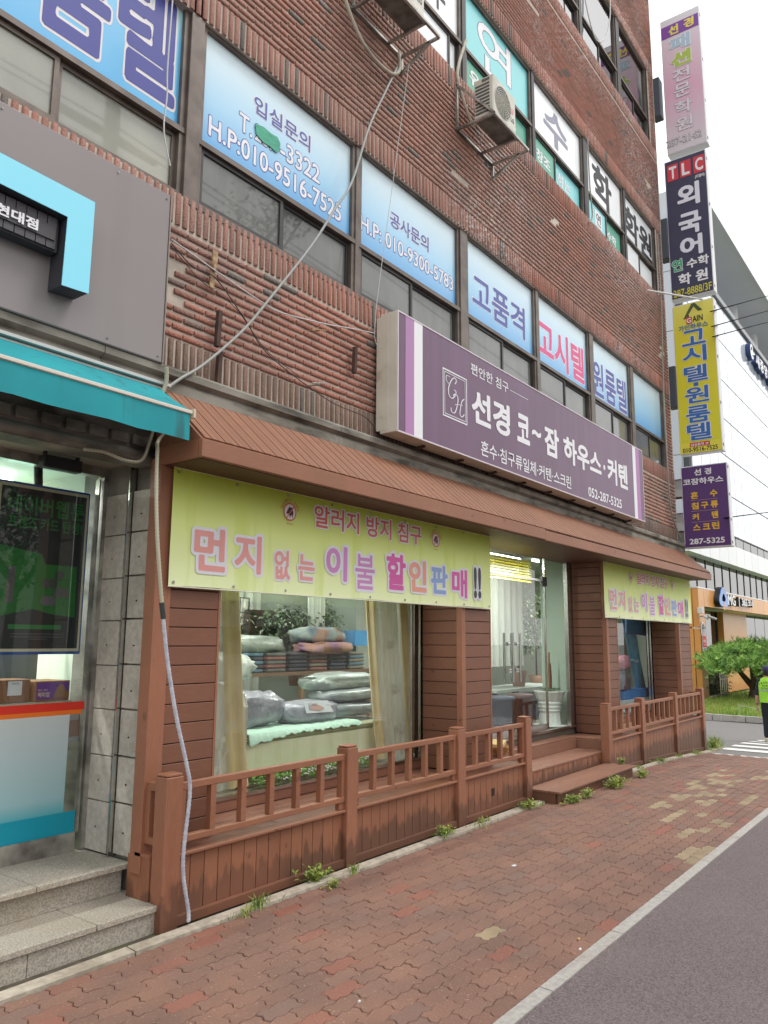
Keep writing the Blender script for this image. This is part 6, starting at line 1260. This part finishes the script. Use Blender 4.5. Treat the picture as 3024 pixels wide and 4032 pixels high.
for f_, z, ry, rx in prof:
    for k in range(n): a = 2*math.pi*k/n; q.v.append(Pp(f_+rx*math.copysign(abs(math.cos(a))**.8, math.cos(a))+.004*math.sin(7*a+z*9), ry*math.copysign(abs(math.sin(a))**.8, math.sin(a)), z))
q.f = [(i*n+k, i*n+(k+1) % n, (i+1)*n+(k+1) % n, (i+1)*n+k) for i in range(len(prof)-1) for k in range(n)]; q.t = [0]*len(q.f); q.sm = [True]*len(q.f); q.build('vest', VEST, per)
fv = Fr((px_-.152, 0, 0), (0, -1, 0), (0, 0, 1)); VI = ink(60, 70, 50)
for i, ch in enumerate('아동안전지킴이'): a = (i-3)*.048; z = g_+1.27-abs(i-3)**2*.0045; text(fv, ch, -(py_)+a-.018, z-.02, -(py_)+a+.018, z+.02, [(.03, VI, .0)], per, rot=-(i-3)*.12)
text(fv, '울산경찰청', -py_-.085, g_+1.185, -py_+.085, g_+1.22, [(.02, VI, .0)], per); text(fv, '울산북부경찰서', -py_-.11, g_+1.135, -py_+.11, g_+1.163, [(.01, VI, .0)], per)
quad(fv, -py_-.15, g_+1.085, -py_+.15, g_+1.115, .001, ink(170, 176, 176), per, 'reflective_strip')
q = MB(); hc = Pp(.04, 0, 1.60); q.blob(hc, .092, .078, .115, .02, n=18, m=12); q.build('head', SKINM, per); q = MB(); q.blob((hc[0]-.012, hc[1], hc[2]-.0), .094, .083, .10, .03, n=18, m=12); q.build('hair', ink(34, 28, 28), per)
q = MB(); q.lathe([(.102, .0), (.104, .03), (.098, .07), (.075, .105), (.03, .122), (.002, .124)], (hc[0], hc[1], hc[2]+.012), 20); q.prism([(hc[0]+.08, hc[1]-.075), (hc[0]+.18, hc[1]-.05), (hc[0]+.19, hc[1]+.05), (hc[0]+.08, hc[1]+.075)], 'z', hc[2]+.012, hc[2]+.02); q.build('cap', mat('navy_cap', srgb(58, 56, 92), .8), per)
for s_ in (1, -1): q = MB(); q.blob((hc[0]+.0, hc[1]+s_*.088, hc[2]-.01), .014, .01, .026, .0, n=8, m=6); q.build('ear', SKINM, per)
for a in ((-.01, .10, .05), (-.10, -.10, .06)): q = MB(); q.blob(Pp(a[0]+.04, a[1], a[2]), .13, .048, .052, .05, n=14, m=8); q.build('shoe', mat('pale_shoe', srgb(186, 178, 160), .7), per)

# ================================================================== WEEDS, LITTER
def weed(label, x, y, r, n, h, kind, seed, zb=None):
    h *= .82; r *= .9
    r2 = random.Random(seed); z0 = gz(x)+.005 if zb is None else zb; q = MB()
    for i in range(n):
        a = r2.uniform(0, 6.283); rr__ = r*abs(r2.gauss(0, .5)); p = Vector((x+rr__*math.cos(a)*1.4, y+rr__*math.sin(a)*.6, z0)); hh = h*r2.uniform(.3, 1.1)*(1-.4*rr__/r); q.tint = r2.random()
        if kind == 'grass': tip = p+Vector((r2.uniform(-1, 1)*hh*.7, r2.uniform(-1, 1)*hh*.7, hh)); s_ = Vector((math.cos(a+1.5), math.sin(a+1.5), 0))*.0035; m_ = p.lerp(tip, .5)+Vector((0, 0, hh*.15)); q.add([p-s_, p+s_, m_+s_*.8, tip, m_-s_*.8], [(0, 1, 2, 4), (4, 2, 3)])
        else:
            st = p+Vector((r2.uniform(-.5, .5)*hh, r2.uniform(-.5, .5)*hh, hh*.8)); s_ = Vector((.002, 0, 0)); q.add([p-s_, p+s_, st], [(0, 1, 2)])
            for k in range(5): leaf_mb(q, p.lerp(st, r2.uniform(.3, 1)), (r2.uniform(-1, 1), r2.uniform(-1, 1), r2.uniform(-.1, .8)), r2.uniform(.02, .045)*(h/.12)**.5, .016*(h/.12)**.5, r2)
    m_ = sum((Vector(v) for v in q.v), Vector())/len(q.v); return one('weed', q, GRASSM, label, 'weed', 'weeds growing along the foot of the deck')
weed('grassy weed tuft growing over the edging nearest the first post', 3.98, 4.0, .13, 90, .12, 'grass', 1); weed('thin spreading grass left of the leafy weed', 3.80, 3.95, .14, 60, .07, 'grass', 2)
weed('leafy weed growing up before the left railing boards', 4.62, 4.05, .12, 46, .2, 'leaf', 3); weed('small leafy runner hanging over the edging', 4.60, 3.88, .07, 24, .10, 'leaf', 4); weed('low grass tuft right of the leafy weed', 4.98, 3.99, .12, 50, .09, 'grass', 5)
weed('leafy weed at the foot beside the third post', 6.35, 4.05, .16, 46, .15, 'leaf', 6); weed('dry grass along the edging past the third post', 7.0, 4.02, .25, 120, .08, 'grass', 7)
weed('bright green leafy weed near the rail outlet', 7.95, 3.98, .18, 90, .14, 'leaf', 8); weed('dark leafy weed under the lower step', 8.55, 3.74, .22, 90, .13, 'leaf', 9); weed('weed with taller stem at the corner of the lower step', 8.9, 3.72, .12, 40, .18, 'leaf', 10)
weed('thick clump of long leaves before the middle of the lower step', 9.75, 3.70, .2, 160, .2, 'leaf', 11); weed('weed clump near the right end of the lower step', 10.75, 3.72, .16, 80, .14, 'leaf', 12); weed('small weed on top of the lower step right end', 10.75, 4.0, .09, 30, .14, 'leaf', 13, .19)
for i, (x, r, k, lb) in enumerate(((11.5, .25, 'grass', 'low grass right of the lower step'), (12.5, .3, 'leaf', 'creeping weed before the right railing second panel'), (13.4, .25, 'grass', 'dry grass before the right railing middle'), (14.4, .25, 'leaf', 'weed near the right railing third panel'), (15.3, .22, 'grass', 'grass at the last railing post'))): weed(lb, x, 4.02, r, 80, .09, k, 20+i)
weed('big dry and green weed clump at the far corner of the deck', 16.1, 4.15, .35, 320, .3, 'grass', 30); weed('green leafy clump beside the dry one at the far corner', 15.75, 4.1, .2, 80, .25, 'leaf', 31)
for i, (x, y, s_, c, lb) in enumerate(((5.9, 3.1, .03, (206, 206, 206), 'scrap of white paper on the pavers before the second post'), (4.6, 2.0, .012, (226, 226, 226), 'white pebble near the kerb'), (4.75, 2.07, .012, (210, 170, 90), 'orange pebble near the kerb'), (3.3, 2.6, .01, (220, 218, 210), 'white pebble in the near pavers'), (7.9, 2.9, .02, (190, 150, 90), 'dry leaf lying on the pavers'))):
    q = MB(); q.blob((x, y, gz(x)+.006), s_, s_*.6, .004 if s_ > .015 else .007, .5, n=8, m=5, seed=i); one('litter', q, ink(*c), lb, 'litter')

# ================================================================== ACROSS THE STREET (seen in the glass)
def street_tree(label, x, y, h, r, seed, n=2600):
    t = thing('street_tree', label, 'tree', (x, y, 0), group='street trees along the road'); r2 = random.Random(seed); q = MB(); b = Vector((x, y, gz(x)-.05)); q.tube([b, b+Vector((.05, 0, h*.3)), b+Vector((0, .1, h*.6))], [.17, .13, .09], 9)
    for k in range(7): a = k*.9; q.tube([b+Vector((0, .05, h*.4+.1*k)), b+Vector((math.cos(a)*r*.5, math.sin(a)*r*.5, h*.65)), b+Vector((math.cos(a)*r*.8, math.sin(a)*r*.8, h*.8))], [.06, .04, .015], 6)
    q.build('trunk', BARK, t); q = MB(); cl = [(r2.gauss(0, .5)*r, r2.gauss(0, .5)*r, h*(.72+.2*r2.gauss(0, .6))) for _ in range(26)]
    for i in range(n): c = cl[i % 26]; leaf_mb(q, (x+c[0]+r2.gauss(0, .22)*r, y+c[1]+r2.gauss(0, .22)*r, c[2]+r2.gauss(0, .2)*r), (r2.uniform(-1, 1), r2.uniform(-1, 1), r2.uniform(-.6, .6)), .22, .13, r2)
    q.build('crown', LEAF, t)
street_tree('street tree across the road, reflected in the store glass', 3.5, -9.5, 6.5, 2.2, 41); street_tree('second street tree across the road, reflected in the display window', 10.5, -9.8, 7, 2.4, 42); street_tree('third street tree across the road, reflected in the door', 18.5, -9.6, 6.5, 2.2, 43); street_tree('fourth street tree across the road, farthest along', 27, -9.9, 7, 2.4, 44)
for x0, x1, h, lb in ((-8, 14, 9, 'pale apartment block across the road'), (20, 46, 15, 'taller pale apartment block across the road')):
    t = thing('apartment_block', lb, 'building', ((x0+x1)/2, -24, -.5), group='apartment blocks across the road'); bx('wall', x0, -34, -1, x1, -24, h, mat('apartment_wall', srgb(190, 186, 178), .8), t); bx('roof', x0-.2, -34.2, h, x1+.2, -23.8, h+.4, ink(120, 120, 120), t)
    for k in range(int(h/3)):
        for j in range(int((x1-x0)/3)): bx('window', x0+.7+3*j, -24, 1+3*k, x0+2.4+3*j, -23.95, 2.5+3*k, ALUD, t)
rt_ = thing('street_tree', 'roadside tree whose leafy twig tip enters the top right corner', 'tree', (9.6, -2.4, 0), group='street trees along the road'); q = MB(); q.tube([(9.6, -2.4, -.1), (9.65, -2.3, 5), (9.6, -2.2, 9)], [.16, .12, .07], 9); q.tube([(9.6, -2.2, 8.4), (9.8, -.6, 9.7), (10.05, .8, 10.15), (10.02, 1.3, 10.0)], [.06, .04, .015, .006], 6); q.build('trunk', BARK, rt_)
q = MB(); r_ = random.Random(77)
for i in range(900): u = r_.random(); c = Vector((9.6, -2.2, 9.4)).lerp(Vector((10.05, 1.18, 10.12)), u); k = 1.2*(1-u)+.12; leaf_mb(q, c+Vector((r_.gauss(0, .4)*k, r_.gauss(0, .3)*k, r_.gauss(0, .35)*k)), (r_.uniform(-1, 1), r_.uniform(-1, 1), r_.uniform(-.6, .3)), .12, .07, r_)
q.build('crown', LEAF, rt_)
up = thing('utility_pole', 'concrete utility pole with wires across the road, reflected in the windows', 'pole', (6.6, -1.4, 0)); q = MB(); q.tube([(6.6, -1.4, -.1), (6.6, -1.4, 11.5)], [.17, .11], 12); q.build('pole', CONC, up)
q = MB(); q.beam((5.7, -1.4, 9.9), (7.5, -1.4, 9.9), .09, .09); q.beam((5.8, -1.4, 10.8), (7.4, -1.4, 10.8), .09, .09); q.build('crossarm', STEELD, up)
q = MB(); [q.tube([(-40, -1.4+d, z), (-12, -1.4+d, z-.5), (6.6, -1.4+d, z), (30, -2.4+d, z-.6), (60, -3.4+d, z)], .014, 5) for d, z in ((-.3, 9.9), (0, 10.0), (.3, 9.9), (0, 10.9), (.1, 8.6))]; q.build('wires', WB, up)
bpy.context.view_layer.update()
for o in list(S.objects):
    if '_w' in o.keys(): del o['_w']
